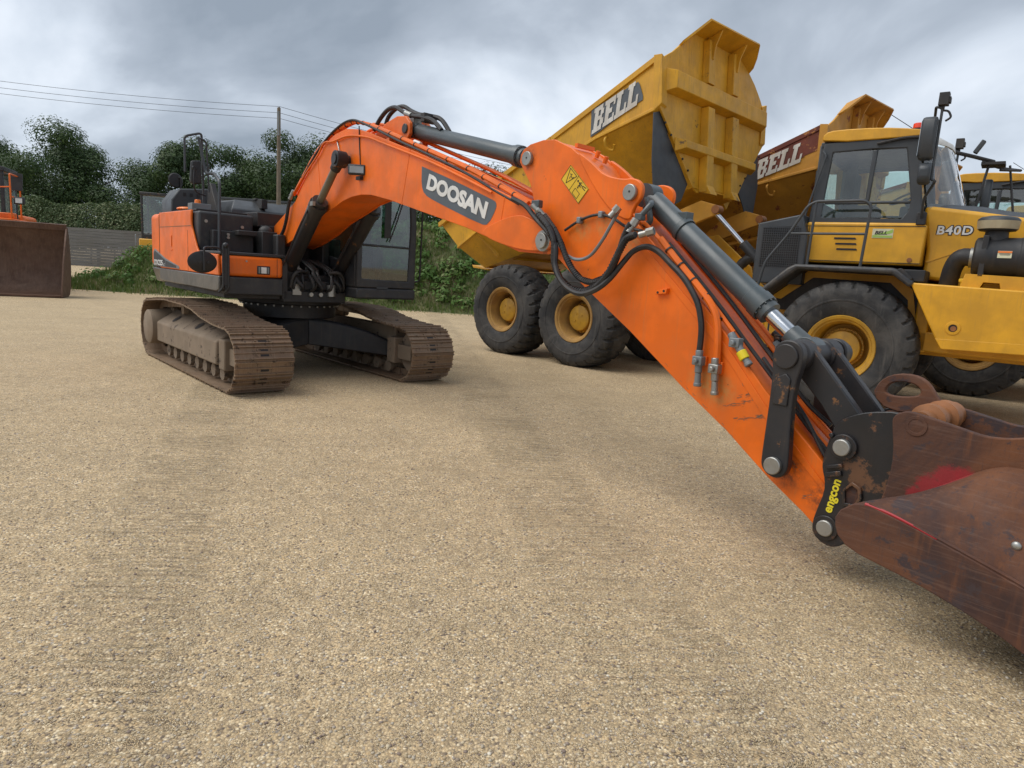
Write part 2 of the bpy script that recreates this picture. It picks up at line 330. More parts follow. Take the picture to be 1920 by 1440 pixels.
# ------------------------------------------------------------------ numpy noise
def vnoise(x, y, seed=0):
    xi = np.floor(x).astype(int); yi = np.floor(y).astype(int); xf = x-xi; yf = y-yi
    def h(a, b): 
        n = (a*374761393+b*668265263+seed*1442695)&0x7fffffff; n = ((n^(n>>13))*1274126177)&0x7fffffff; return ((n^(n>>16))&0xffff)/65535.
    u = xf*xf*(3-2*xf); v = yf*yf*(3-2*yf)
    return (h(xi, yi)*(1-u)+h(xi+1, yi)*u)*(1-v)+(h(xi, yi+1)*(1-u)+h(xi+1, yi+1)*u)*v
def fbm(x, y, o=4, seed=0):
    s = 0; a = .5
    for k in range(o): s = s+a*vnoise(x*2**k, y*2**k, seed+k); a *= .5
    return s
def gz(x, y): return (fbm(x*.35, y*.35, 3, 3)-.45)*.05*np.clip((np.hypot(x, y)-1)/6, 0, 1) + (fbm(x*2.2+7, y*2.2, 3, 9)-.45)*.022
def big_mesh(name, verts, faces, mats, parent=None, fs=None):
    me = bpy.data.meshes.new(name); verts = np.asarray(verts, np.float32); faces = np.asarray(faces, np.int32); k = faces.shape[1]
    me.vertices.add(len(verts)); me.vertices.foreach_set('co', verts.ravel()); me.loops.add(faces.size); me.loops.foreach_set('vertex_index', faces.ravel())
    me.polygons.add(len(faces)); me.polygons.foreach_set('loop_start', np.arange(0, faces.size, k, dtype=np.int32)); me.polygons.foreach_set('loop_total', np.full(len(faces), k, np.int32))
    me.update(calc_edges=True)
    if fs: me.polygons.foreach_set('use_smooth', np.ones(len(faces), bool))
    for mn in (mats if isinstance(mats, (list, tuple)) else [mats]): me.materials.append(MATS[mn])
    o = bpy.data.objects.new(name, me); COL.objects.link(o)
    if parent is not None: o.parent = parent
    return o
def gridmesh(name, xs, ys, zf, mat):
    X, Y = np.meshgrid(xs, ys); Z = zf(X, Y); v = np.stack([X, Y, Z], -1).reshape(-1, 3); nx = len(xs); i = np.arange(len(ys)-1)[:, None]*nx+np.arange(nx-1)[None]
    f = np.stack([i, i+1, i+nx+1, i+nx], -1).reshape(-1, 4); return big_mesh(name, v, f, mat, fs=True)
# ---- gravel
m, t, b = newmat('gravel'); tcn = N(t, 'ShaderNodeTexCoord'); v = tcn.outputs['Object']; l = t.links.new
def vor(scale, vec=v, feature='F1', rand=1.0):
    n = N(t, 'ShaderNodeTexVoronoi', _Scale=scale, feature=feature, _Randomness=rand); l(vec, n.inputs['Vector']); return n
va = vor(95.0); vb = vor(190.0)
def pal(vn):
    s_ = N(t, 'ShaderNodeSeparateColor'); l(vn.outputs['Color'], s_.inputs[0])
    r = ramp(t, [(0, (.15, .125, .11)), (.07, (.30, .24, .165)), (.28, (.46, .37, .24)), (.55, (.60, .49, .33)), (.74, (.50, .38, .23)), (.87, (.72, .64, .49)), (.95, (.34, .32, .31)), (1, (.82, .78, .70))], 'CONSTANT'); l(s_.outputs[0], r.inputs[0]); return r.outputs[0]
sel = noise(t, v, 9, 4, .6, .42, .55)
c = mixc(t, sel, pal(vb), pal(va))
dk = mixc(t, noise(t, v, 1.3, 6, .62, .40, .70), (1.22, 1.14, 1.01), (1.02, .96, .86)); mm = N(t, 'ShaderNodeMixRGB', blend_type='MULTIPLY', _Fac=1.0); l(c, mm.inputs[1]); l(dk, mm.inputs[2]); c = mm.outputs[0]
sand = noise(t, stretch(t, v, (.35, 1, 1)), .9, 6, .6, .50, .70); sf = N(t, 'ShaderNodeMath', operation='MULTIPLY'); l(sand, sf.inputs[0]); sf.inputs[1].default_value = .55
c = mixc(t, sf.outputs[0], c, (.50, .375, .22))
# gaps between stones are coloured darker
gp = N(t, 'ShaderNodeMapRange'); l(va.outputs['Distance'], gp.inputs[0]); gp.inputs[1].default_value = .35; gp.inputs[2].default_value = .75; gp.inputs[3].default_value = 0; gp.inputs[4].default_value = .55
c = mixc(t, gp.outputs[0], c, (.22, .165, .105)); l(c, b.inputs['Base Color']); b.inputs['Roughness'].default_value = .85; b.inputs['Specular IOR Level'].default_value = .25
# grouser ridges the crawler tracks pressed into two lanes ahead of the excavator
spx = N(t, 'ShaderNodeSeparateXYZ'); l(v, spx.inputs[0])
def mth(op, a, b_=None, c_=None, clamp=False):
    n = N(t, 'ShaderNodeMath', operation=op, use_clamp=clamp)
    for i_, q_ in enumerate((a, b_, c_)):
        if q_ is None: continue
        if hasattr(q_, 'is_linked'): l(q_, n.inputs[i_])
        else: n.inputs[i_].default_value = q_
    return n.outputs[0]
X_, Y_ = spx.outputs[0], spx.outputs[1]
wob = N(t, 'ShaderNodeTexNoise', _Scale=.9, _Detail=3.0); l(v, wob.inputs['Vector'])
def lane(x0, k, w):
    c_ = mth('ADD', mth('MULTIPLY_ADD', Y_, k, -x0), X_); d_ = mth('ABSOLUTE', mth('MULTIPLY_ADD', wob.outputs['Fac'], .25, mth('ADD', c_, -.125)))
    r_ = N(t, 'ShaderNodeMapRange'); l(d_, r_.inputs[0]); r_.inputs[1].default_value = w-.06; r_.inputs[2].default_value = w+.10; r_.inputs[3].default_value = 1; r_.inputs[4].default_value = 0; return r_.outputs[0]
lanes = mth('MAXIMUM', mth('MAXIMUM', lane(-.72, .36, .33), lane(1.12, .17, .33)), mth('MULTIPLY', lane(2.4, .17, .30), .5))
wv = N(t, 'ShaderNodeTexWave', _Scale=2.9, _Distortion=3.2, _Detail=3.0); wv.inputs['Detail Scale'].default_value = .9; wv.bands_direction = 'Y'
mpw = N(t, 'ShaderNodeMapping'); l(v, mpw.inputs[0]); mpw.inputs['Rotation'].default_value = (0, 0, radians(-14)); mpw.inputs['Scale'].default_value = (.5, 1, 1); l(mpw.outputs[0], wv.inputs['Vector'])
rm = mth('MULTIPLY', lanes, mth('MULTIPLY_ADD', noise(t, v, 1.1, 4, .6, .36, .58), .75, .25)); rw_ = mth('MULTIPLY', rm, wv.outputs['Fac'])
class _O: outputs = [rw_]
rw = _O
c = mixc(t, mth('MULTIPLY', mth('MULTIPLY', rm, mth('SUBTRACT', 1.0, wv.outputs['Fac'])), .13), c, (.27, .205, .125)); l(c, b.inputs['Base Color'])  # troughs between the ridges tinted darker, ridge shading put into the colour
inv = N(t, 'ShaderNodeMath', operation='SUBTRACT'); inv.inputs[0].default_value = 1; l(va.outputs['Distance'], inv.inputs[1])
inb = N(t, 'ShaderNodeMath', operation='SUBTRACT'); inb.inputs[0].default_value = 1; l(vb.outputs['Distance'], inb.inputs[1])
ms = N(t, 'ShaderNodeMixRGB'); l(sel, ms.inputs[0]); l(inb.outputs[0], ms.inputs[1]); l(inv.outputs[0], ms.inputs[2])
b1 = N(t, 'ShaderNodeBump', _Strength=1.0, _Distance=.034); l(rw.outputs[0], b1.inputs['Height'])
b2 = N(t, 'ShaderNodeBump', _Strength=.95, _Distance=.006); l(ms.outputs[0], b2.inputs['Height']); l(b1.outputs[0], b2.inputs['Normal']); l(b2.outputs[0], b.inputs['Normal'])
xs = np.concatenate([-np.geomspace(500, 12.3, 22), np.arange(-12, 12.01, .12), np.geomspace(12.3, 500, 22)]); ys = np.concatenate([-np.geomspace(120, 1.1, 14), np.arange(-1, 20, .12), np.geomspace(20.3, 900, 30)])
g = gridmesh('ground', xs, ys, gz, 'gravel'); tag(g, 'pale tan gravel yard with faint tread ridges', None, None, 'structure')
# ---- loose stones
def stones(name, n, rfun, smin, smax, mats, seed):
    r = np.random.default_rng(seed); bm = bmesh.new(); bmesh.ops.create_icosphere(bm, subdivisions=1, radius=1); bv = np.array([v.co[:] for v in bm.verts]); bf = np.array([[v.index for v in f.verts] for f in bm.faces]); bm.free()
    x, y = rfun(r, n); s = smin*(smax/smin)**(r.random(n)**2.2); vs = bv[None]*(1+.28*(r.random((n, len(bv), 1))-.5))*np.stack([s*(.8+.6*r.random(n)), s*(.7+.6*r.random(n)), s*(.45+.35*r.random(n))], -1)[:, None]
    a = r.random(n)*6.28; ca, sa = np.cos(a)[:, None], np.sin(a)[:, None]; X = vs[..., 0]*ca-vs[..., 1]*sa; Y = vs[..., 0]*sa+vs[..., 1]*ca
    vs = np.stack([X+x[:, None], Y+y[:, None], vs[..., 2]+(gz(x, y)+s*.18)[:, None]], -1).reshape(-1, 3)
    f = (bf[None]+(np.arange(n)*len(bv))[:, None, None]).reshape(-1, 3); return big_mesh(name, vs, f, mats)
m, t, b = newmat('stone'); gi = N(t, 'ShaderNodeNewGeometry'); r = ramp(t, [(0, (.13, .09, .085)), (.07, (.20, .15, .13)), (.14, (.40, .31, .19)), (.45, (.54, .43, .27)), (.60, (.36, .32, .27)), (.70, (.60, .51, .36)), (.88, (.45, .34, .2)), (.94, (.22, .17, .15)), (1, (.76, .70, .58))]); t.links.new(gi.outputs['Random Per Island'], r.inputs[0])
t.links.new(mixc(t, .15, r.outputs[0], (.4, .32, .2)), b.inputs['Base Color']); b.inputs['Roughness'].default_value = .8
def near(r, n):
    d = 1.2+7.5*r.random(n)**1.3; a = radians(90)+(r.random(n)-.5)*radians(96); return d*np.cos(a), d*np.sin(a)
o = stones('pebbles', 75000, near, .0025, .008, 'stone', 5); tag(o, 'loose tan and grey pebbles strewn over the yard', None, None, 'stuff')
# ---- grassy bank behind the machines
def bank_h(x, y):
    base = 25.0+.05*(x+10)+1.2*(fbm(x*.15, x*0+3, 3, 5)-.5); hgt = np.interp(x, [-60, -21, -17.5, -15.6, -12, -8, -4, -1, 4, 12, 40], [0, 0, .35, 1.5, 2.2, 2.6, 3.3, 2.9, 2.6, 2.4, 2.2])
    t_ = np.clip((y-base)/3.2, 0, 1); s = t_*t_*(3-2*t_); back = np.clip((y-base-9)/6, 0, 1)
    return s*hgt*(1-back)+(fbm(x*.8, y*.8, 4, 8)-.45)*.5*s*(hgt > .05)-.04
m, t, b = newmat('bank_soil'); tcn = N(t, 'ShaderNodeTexCoord'); v = tcn.outputs['Object']
c = mixc(t, noise(t, v, .7, 6, .6, .4, .6), (.075, .11, .03), (.17, .15, .075)); c = mixc(t, noise(t, v, 3, 6, .7, .5, .7), c, (.20, .16, .095)); t.links.new(c, b.inputs['Base Color']); b.inputs['Roughness'].default_value = .9
o = gridmesh('grass_bank', np.arange(-22, 34, .35), np.arange(23.5, 42, .3), bank_h, 'bank_soil'); tag(o, 'grassy earth bank along the back of the yard', None, None, 'structure')
def leafmat(name, cols, rough=.55, tl=.25):
    m, t, b = newmat(name); gi = N(t, 'ShaderNodeNewGeometry'); r = ramp(t, [(i/(len(cols)-1), c_) for i, c_ in enumerate(cols)]); t.links.new(gi.outputs['Random Per Island'], r.inputs[0]); b.inputs['Roughness'].default_value = rough; b.inputs['Specular IOR Level'].default_value = .3
    tcn = N(t, 'ShaderNodeTexCoord'); c = mixc(t, noise(t, tcn.outputs['Object'], .45, 3, .5, .35, .65), r.outputs[0], tuple(x*.8 for x in cols[1])); t.links.new(c, b.inputs['Base Color'])
    tr = N(t, 'ShaderNodeBsdfTranslucent'); t.links.new(c, tr.inputs[0]); mx = N(t, 'ShaderNodeMixShader', _Fac=tl); o = [n for n in t.nodes if n.type == 'OUTPUT_MATERIAL'][0]
    t.links.new(b.outputs[0], mx.inputs[1]); t.links.new(tr.outputs[0], mx.inputs[2]); t.links.new(mx.outputs[0], o.inputs[0])
leafmat('grass', [(.07, .13, .02), (.12, .20, .04), (.17, .22, .06), (.26, .23, .11), (.34, .28, .16)])
leafmat('weeds', [(.05, .11, .018), (.09, .19, .035), (.15, .24, .06), (.22, .22, .09)])
leafmat('leaves_dark', [(.028, .055, .016), (.045, .085, .025), (.068, .115, .035), (.11, .16, .055)])
leafmat('leaves_hedge', [(.05, .09, .03), (.09, .14, .05), (.17, .20, .09), (.28, .29, .16)])
paint('bark', (.10, .085, .065), .9, amt=.4, bmp=.5)
def cards(c, nrm, s, asp, r):
    """leaf shaped quads: centres c, roughly facing nrm"""
    n = len(c); a = r.normal(size=(n, 3)); a = a-(a*nrm).sum(1, keepdims=True)*nrm*.8; a /= np.linalg.norm(a, axis=1, keepdims=True)+1e-9; b_ = np.cross(nrm, a); b_ /= np.linalg.norm(b_, axis=1, keepdims=True)+1e-9
    s = s[:, None]; bend = nrm*s*.25
    return np.stack([c-a*s, c+b_*s*asp+bend, c+a*s, c-b_*s*asp+bend], 1).reshape(-1, 3), (np.arange(n*4).reshape(-1, 4))
def blades(name, n, xf, mat, h0, h1, seed, lean=.35, wd=.02):
    r = np.random.default_rng(seed); x, y, z = xf(r, n); h = h0+(h1-h0)*r.random(n)**1.5; a = r.random(n)*6.28; w = h*.0+wd*(.6+.8*r.random(n)); dx = np.cos(a); dy = np.sin(a); le = (r.random(n)-.2)*lean*h; b_ = r.random(n)*6.28
    v = np.stack([np.stack([x-dx*w, y-dy*w, z], -1), np.stack([x+dx*w, y+dy*w, z], -1), np.stack([x+np.cos(b_)*le, y+np.sin(b_)*le, z+h], -1)], 1).reshape(-1, 3)
    return big_mesh(name, v, np.arange(3*n).reshape(-1, 3), mat)
def bankpts(r, n):
    x = -19.5+r.random(n)*42; x = np.where(r.random(n) < .55, -19+r.random(n)*21, x); y = 24.3+r.random(n)**1.2*7; z = bank_h(x, y); k = (z > .0)|(r.random(n) < .04); x, y, z = x[k], y[k], z[k]; return x, y, z
def _bp(r, n):
    x, y, z = bankpts(r, n*2); return x[:n], y[:n], z[:n]
class _S: pass
def bl(name, n, mat, h0, h1, seed, lean, wd):
    r = np.random.default_rng(seed); x, y, z = bankpts(r, n); m_ = len(x)
    return blades(name, m_, lambda r_, k: (x, y, z), mat, h0, h1, seed+1, lean, wd)
o = bl('grass', 70000, 'grass', .08, .36, 11, .9, .018); tag(o, 'rough green and straw coloured grass on the bank', None, None, 'stuff')
r = np.random.default_rng(21); CL = []
for k in range(430):
    x = -18+r.random()*21 if k < 240 else -7+r.random()*7; y = 25.4+r.random()*4.5; z = float(bank_h(np.array([x]), np.array([y]))[0])
    if z < .2: continue
    if fbm(np.array([x*.6]), np.array([y*.6]), 2, 31)[0] < .33 and k < 240: continue
    n = 60; rad = .18+.38*r.random(); d = r.normal(size=(n, 3)); d /= np.linalg.norm(d, axis=1, keepdims=True); d[:, 2] = np.abs(d[:, 2]); c = np.array([x, y, z])+d*rad*(r.random((n, 1))**.5)*np.array([1.1, 1.1, .9]); CL.append(cards(c, d, .05+.06*r.random(n), .55, r)[0])
v = np.concatenate(CL); o = big_mesh('weeds', v, np.arange(len(v)).reshape(-1, 4), 'weeds'); tag(o, 'bright green leafy weeds clumped on the bank', None, None, 'stuff')
# ---- trees
def tree(name, label, x, y, h, w, seed, base=.22, leaves=15000, mat='leaves_dark', group='trees along the back of the yard', ls=.17, dens=1.0, yd=None):
    r = np.random.default_rng(seed); T_ = thing(name, label, 'tree', (x, y, 0), r.random()*6, group); yd = yd or w
    nb = int(46*dens); C = []; R_ = []
    for k in range(nb*3):
        p = r.normal(size=3); p /= np.linalg.norm(p); p *= r.random()**.4; z = base*h+(h*(1-base))*(.5+.5*p[2]*.92); prof = min(1, .55+1.1*(1-abs((z/h-.55)/.5)**1.6)*.6); q = np.array([p[0]*w/2*prof, p[1]*yd/2*prof, z])
        C.append(q); R_.append((.13+.10*r.random())*w*(1-.25*(z/h)))
        if len(C) >= nb: break
    C = np.array(C); R_ = np.array(R_); per = int(leaves/nb); P = []; NN = []
    for q, rr in zip(C, R_):
        d = r.normal(size=(per, 3)); d /= np.linalg.norm(d, axis=1, keepdims=True); P.append(q+d*rr*(.35+.72*r.random((per, 1))**.8)*np.array([1.15, 1.15, .8])); n_ = d+np.array([0, 0, .5]); NN.append(n_/np.linalg.norm(n_, axis=1, keepdims=True))
    P = np.concatenate(P); NN = np.concatenate(NN); v, f = cards(P, NN, ls*.78*(.6+.8*r.random(len(P))), .55, r)
    mb = MB(); top = V(0, 0, h*.62); mb.tube([(0, 0, -.3), (.1, .05, h*.2), (-.1, .1, h*.42), top], .3, 9, rfun=lambda i: max(.06, .022*h*(1-i/22)), res=6)
    for k in range(12):
        q = C[r.integers(len(C))]; z0 = h*(.16+.36*r.random()); mb.tube([(0, 0, z0), tuple(q*np.array([.5, .5, 0])+np.array([0, 0, (z0+q[2])/2+.2])), tuple(q)], .1, 6, rfun=lambda i: max(.02, .010*h*(1-i/14)), res=6)
    mb.out('trunk', 'bark', T_); big_mesh('crown', v, f, mat, T_); return T_
TL = [('tree', 'broad round topped tree left of the pole, the tallest in its group', -49.5, 72, 14.6, 10.8, .14, 17000), ('tree', 'dark tree cut off by the left edge of the picture', -58.5, 74, 13.0, 10, .12, 11000),
      ('tree', 'low tree filling the dip beside the broad round tree', -43.6, 80, 7.6, 6, .1, 9000), ('tree', 'open crowned tree rising behind the hooped grab rails', -35.6, 72, 14.4, 8.2, .16, 13000),
      ('tree', 'tree with the ragged top just left of the wooden pole', -30.6, 76, 14.6, 8.0, .12, 12000), ('tree', 'tall tree standing right behind the wooden pole', -24.6, 74, 15.4, 8.8, .14, 14000),
      ('tree', 'tree half hidden by the rising orange boom', -19.5, 80, 15.3, 8.5, .12, 11000), ('tree', 'tree seen under the orange boom beside the cab', -12.5, 80, 13.0, 9.5, .08, 11000),
      ('tree', 'tree showing above the boom under the grey arm cylinder', -4.6, 80, 14.6, 9.5, .1, 11000), ('tree', 'distant tree behind the tipped front body', 3.5, 88, 12.5, 9.5, .1, 8000)]
for i, (n_, lb, x, y, h, w, bs, lv) in enumerate(TL): tree(n_, lb, x, y, h*.97, w*1.42, 40+i, bs*.8, int(lv*3.0))
# hedge
def hedge(label, pts, seed, n=16000):
    r = np.random.default_rng(seed); T_ = thing('hedge', label, 'hedge', (pts[0][0], pts[0][1], 0), 0); P = []; NN = []
    L_ = np.array(pts, float); seg = len(L_)-1
    k = r.integers(0, seg, n); u = r.random(n); base = L_[k]*(1-u[:, None])+L_[k+1]*u[:, None]
    a = r.random(n)*pi*1.15-.25; lump = fbm(base[:, 0]*.55, base[:, 0]*0+seed, 3, seed); rr = (.75+.55*lump)*(.82+.25*r.random(n))
    y = base[:, 1]-np.cos(a)*1.5*rr; z = base[:, 2]*(.42+.60*np.sin(a)*rr/1.05); 
    P = np.stack([base[:, 0]-pts[0][0], y-pts[0][1], z], -1); nn = np.stack([r.normal(size=n)*.4, -np.cos(a)-.1, np.sin(a)+.2], -1)+r.normal(size=(n, 3))*.45; nn /= np.linalg.norm(nn, axis=1, keepdims=True)
    v, f = cards(P, nn, .095*(.6+.8*r.random(n)), .6, r); big_mesh('foliage', v, f, 'leaves_hedge', T_)
    mb = MB(); 
    for i in range(14):
        q = L_[0]*(1-i/13)+L_[-1]*(i/13)-np.array([pts[0][0], pts[0][1], 0]); mb.cyl((q[0], q[1], -.2), (q[0]+.2, q[1], q[2]*.8), .07, .03, 6)
    mb.out('stem', 'bark', T_)
hedge('clipped pale green hedge above the grey board wall', [(-52, 61, 5.6), (-42, 61, 5.4), (-31, 61, 5.2), (-24, 61, 5.0)], 3, 44000)
hedge('darker undergrowth filling the gap under the trees', [(-22, 66, 5.2), (-10, 66, 4.6), (4, 66, 4.4)], 9, 12000)
# board wall
m, t, b = newmat('boards'); tcn = N(t, 'ShaderNodeTexCoord'); v = tcn.outputs['Object']; c = mixc(t, noise(t, stretch(t, v, (.25, 1, 6)), 2.5, 6, .6, .35, .65), (.10, .099, .096), (.17, .165, .155)); c = mixc(t, noise(t, v, .6, 5, .6, .45, .7), c, (.12, .112, .10)); t.links.new(c, b.inputs['Base Color']); b.inputs['Roughness'].default_value = .85
wl = thing('board_wall', 'long grey wall of stacked horizontal boards below the hedge', 'wall', (-38, 57, 0), radians(-3))
mb = MB(); r = random.Random(5)
for i in range(13): z = .245*i; mb.box(-12, 10.5, -.1-r.uniform(0, .02), .08, z+.006, z+.236)
mb.out('boarding', 'boards', wl)
for i in range(9): mb = MB(); mb.box(-11.5+2.7*i, -11.3+2.7*i, .085, .3, 0, 3.1); mb.out('post', 'boards', wl)
# pole and wires
pl_ = thing('utility_pole', 'weathered wooden pole carrying three overhead wires', 'utility pole', (-15.1, 42, 0))
mb = MB(); mb.cyl((0, 0, 0), (-.02, 0, 10.62), .15, .10, 12); mb.out('shaft', 'pole_wood', pl_)
for z in (10.66, 10.3, 9.98):
    mb = MB(); mb.cyl((0, -.02, z-.14), (0, -.02, z), .028, .045, 10).cyl((0, -.02, z), (0, -.02, z+.04), .06, .03, 10); mb.out('insulator', 'galv', pl_)
mb = MB(); mb.box(-.05, .05, -.16, -.09, 9.0, 10.4); mb.out('bracket', 'galv', pl_)
lbw = ['topmost of the three overhead wires crossing to the left', 'middle of the three overhead wires crossing to the left', 'lowest of the three overhead wires crossing to the left']
rbw = ['topmost of the three wires running right from the pole', 'middle of the three wires running right from the pole', 'lowest of the three wires running right from the pole']
for i, z in enumerate((10.7, 10.34, 10.02)):
    for lbl, x1, y1, z1 in ((lbw[i], -46, 37, z+.95), (rbw[i], 22, 68, z+.2)):
        P = []
        for k in range(25): u = k/24; P.append((-15.1+(x1+15.1)*u, 42+(y1-42)*u, z+(z1-z)*u-1.05*4*u*(1-u)*(.55 if x1 < 0 else 1.1)))
        mb = MB(); mb.tube(P, .011 if x1 < 0 else .012, 5, smooth=False); o = mb.out('overhead_wire', 'black', None); tag(o, lbl, 'wire', 'overhead wires on the pole')
# ------------------------------------------------------------------ wheels
def tyre_bm(R, Wd, lugs=26, depth=.045, nseg=156, rimr=.42, chev=.35, blocky=True):
    bm = bmesh.new(); n = nseg; prof = []
    prof = [(-.40, rimr/R), (-.46, .52), (-.50, .64), (-.505, .70), (-.515, .705), (-.515, .725), (-.505, .73), (-.507, .80), (-.485, .88), (-.44, .945), (-.38, .975), (-.25, .992), (-.10, 1.0), (0, 1.0), (.10, 1.0), (.25, .992), (.38, .975), (.44, .945), (.485, .88), (.507, .80), (.505, .73), (.515, .725), (.515, .705), (.505, .70), (.50, .64), (.46, .52), (.40, rimr/R)]
    rows = []
    for (u, rr) in prof:
        row = []
        for i in range(n):
            a = 2*pi*i/n; r_ = rr*R
            if rr > .93:
                ph = (a*lugs/(2*pi)+abs(u)*chev*lugs/6+(.5 if u > 0 else 0)) % 1; up_ = ph < .78
                if abs(u) < .05: up_ = True
                r_ += 0 if up_ else -depth*(1.0 if abs(u) > .2 else .5)
            row.append(bm.verts.new((r_*cos(a), u*Wd, r_*sin(a))))
        rows.append(row)
    for k in range(len(rows)-1):
        for i in range(n): bm.faces.new([rows[k][i], rows[k][(i+1) % n], rows[k+1][(i+1) % n], rows[k+1][i]])
    # raised ring on the sidewalls
    bmesh.ops.recalc_face_normals(bm, faces=bm.faces); return bm
def make_wheel(parent, c, R, Wd, side, rimmat, xf, rot=0, lugs=26, detail=True, seed=0):
    """side -1: the outside faces -y"""
    m_ = xf @ Matrix.Translation(c); bm = tyre_bm(R, Wd, lugs, nseg=lugs*10 if detail else lugs*4); bmesh.ops.rotate(bm, verts=bm.verts, cent=(0, 0, 0), matrix=Matrix.Rotation(rot, 3, 'Y'))
    inv_p = m_; w = finish(bm, 'wheel', 'rubber', parent, 0, 32, None); w.matrix_local = m_
    s = side; k = R/.9
    def Q(y, r_): return (y*s, r_*k)
    mb = MB(); mb.lathe([Q(Wd*.40, .43), Q(Wd*.44, .445), Q(Wd*.455, .435), Q(Wd*.44, .40), Q(Wd*.40, .385), Q(Wd*.39, .365), Q(Wd*.30, .345), Q(Wd*.05, .325), Q(-Wd*.06, .31), Q(-Wd*.08, .20)], (0, 0, 0), (0, 1, 0), 40)
    o = mb.out('rim', rimmat, w, 0, 35)
    mb = MB(); h0 = Wd*.22; mb.lathe([Q(-Wd*.1, .235), Q(Wd*.08, .265), Q(Wd*.09, .26), Q(Wd*.09, .235), Q(h0, .225), Q(h0+.015, .20), Q(h0+.015, .0)], (0, 0, 0), (0, 1, 0), 30)
    for i in range(20): a = 2*pi*i/20; mb.cyl((.252*k*cos(a), s*Wd*.08, .252*k*sin(a)), (.252*k*cos(a), s*(Wd*.08+.035), .252*k*sin(a)), .012*k, None, 6)
    for i in range(4): a = 2*pi*i/4+.6; mb.cyl((.09*k*cos(a), s*h0, .09*k*sin(a)), (.09*k*cos(a), s*(h0+.025), .09*k*sin(a)), .014*k, None, 8)
    mb.out('hub', 'rim_yellow' if rimmat != 'orange' else 'orange', w, 0, 35)
    mb = MB(); mb.lathe([Q(-Wd*.36, 0), Q(-Wd*.36, .40), Q(-Wd*.30, .41), Q(-Wd*.12, .40)], (0, 0, 0), (0, 1, 0), 28); mb.cyl((0, -s*Wd*.36, 0), (0, -s*Wd*.62, 0), .2*k, None, 20); mb.out('brake_housing', 'chassis_black', w)
    return w
I4 = Matrix.Identity(4)
# ------------------------------------------------------------------ wheel loader at the left edge
ld = thing('wheel_loader', 'orange wheel loader half out of frame with its wide brown bucket lowered', 'wheel loader', (-16.05, 20.6, 0), radians(-66))
def ldxf(o): return o
# local: +x forward (towards the viewer), y left. bucket opening forward
mb = MB(); prof = [(1.05, .05), (.15, .03), (-.12, .10), (-.32, .35), (-.42, .8), (-.42, 1.35), (-.32, 1.85), (-.20, 2.15)]
P1 = [(x, z) for x, z in prof]; P2 = inset(P1+[(1.0, 1.0)], .0)
rows = [[(x, y, z) for (x, z) in prof] for y in np.linspace(-1.75, 1.75, 9)]; mb.grid(rows)
o = mb.out('bucket', 'bucket_brown', ld); md = o.modifiers.new('thick', 'SOLIDIFY'); md.thickness = .05; md.offset = 0
for s in (-1, 1):
    mb = MB(); mb.prism([(1.05, .03), (.15, .0), (-.12, .08), (-.34, .33), (-.45, .8), (-.45, 1.35), (-.34, 1.87), (-.2, 2.18), (-.05, 2.12), (.55, 1.2), (1.0, .25)], s*1.78-.02, s*1.78+.02); mb.out('side_plate', 'bucket_brown', o)
mb = MB(); mb.prism([(-.25, 2.08), (-.15, 2.08), (-.12, 2.26), (-.22, 2.28)], -1.77, 1.77); mb.out('spill_guard', 'bucket_brown', o)
for y in (-.55, .55):
    mb = MB(); mb.prism([(-.4, .6), (-.45, .9), (-1.4, 1.75), (-2.6, 2.3), (-2.75, 2.1), (-1.6, 1.45), (-.7, .7)], y-.06, y+.06); mb.out('lift_arm', 'chassis_black', ld, .01)
mb = MB(); mb.box(-3.1, -1.7, -.6, .6, .7, 2.2); mb.box(-6.4, -3.1, -.7, .7, .8, 1.9); mb.out('frame', 'orange', ld, .04)
mb = MB(); mb.box(-6.5, -4.6, -.95, .95, 1.5, 2.6); mb.out('engine_cover', 'orange', ld, .12)
mb = MB(); mb.box(-2.9, -1.0, -1.45, -.85, 2.26, 2.36); mb.box(-2.9, -1.2, -1.45, -1.38, 2.1, 2.3); mb.box(-2.9, -1.0, .85, 1.45, 2.26, 2.36); mb.box(-1.9, -1.5, .95, 1.35, 2.36, 2.55); mb.out('fender', 'orange', ld, .03)
for s in (-1, 1): mb = MB(); mb.pathrail([(-1.05, s*1.4, 2.36), (-1.05, s*1.4, 3.75), (-2.2, s*1.4, 3.75), (-2.2, s*1.4, 2.36)], .025).pathrail([(-1.05, s*1.4, 3.05), (-2.2, s*1.4, 3.05)], .02).pathrail([(-1.05, s*1.0, 2.36), (-1.05, s*1.0, 3.3), (-1.05, s*1.4, 3.35)], .02); mb.out('handrail', 'orange', ld)
mb = MB()
for x, y in ((-4.4, -.75), (-4.4, .75), (-2.9, -.75), (-2.9, .75)): mb.box(x-.06, x+.06, y-.06, y+.06, 1.9, 4.0)
mb.box(-4.5, -2.8, -.85, .85, 3.95, 4.12); mb.box(-4.45, -2.85, -.8, .8, 1.85, 2.4); cb = mb.out('cab', 'dark_plastic', ld, .03)
for y in (-.78, .78): mb = MB(); mb.box(-4.3, -3.0, y-.01, y+.01, 2.45, 3.9); mb.out('window', 'glass', cb)
mb = MB(); mb.box(-2.87, -2.85, -.68, .68, 2.45, 3.9); mb.out('windscreen', 'glass', cb)
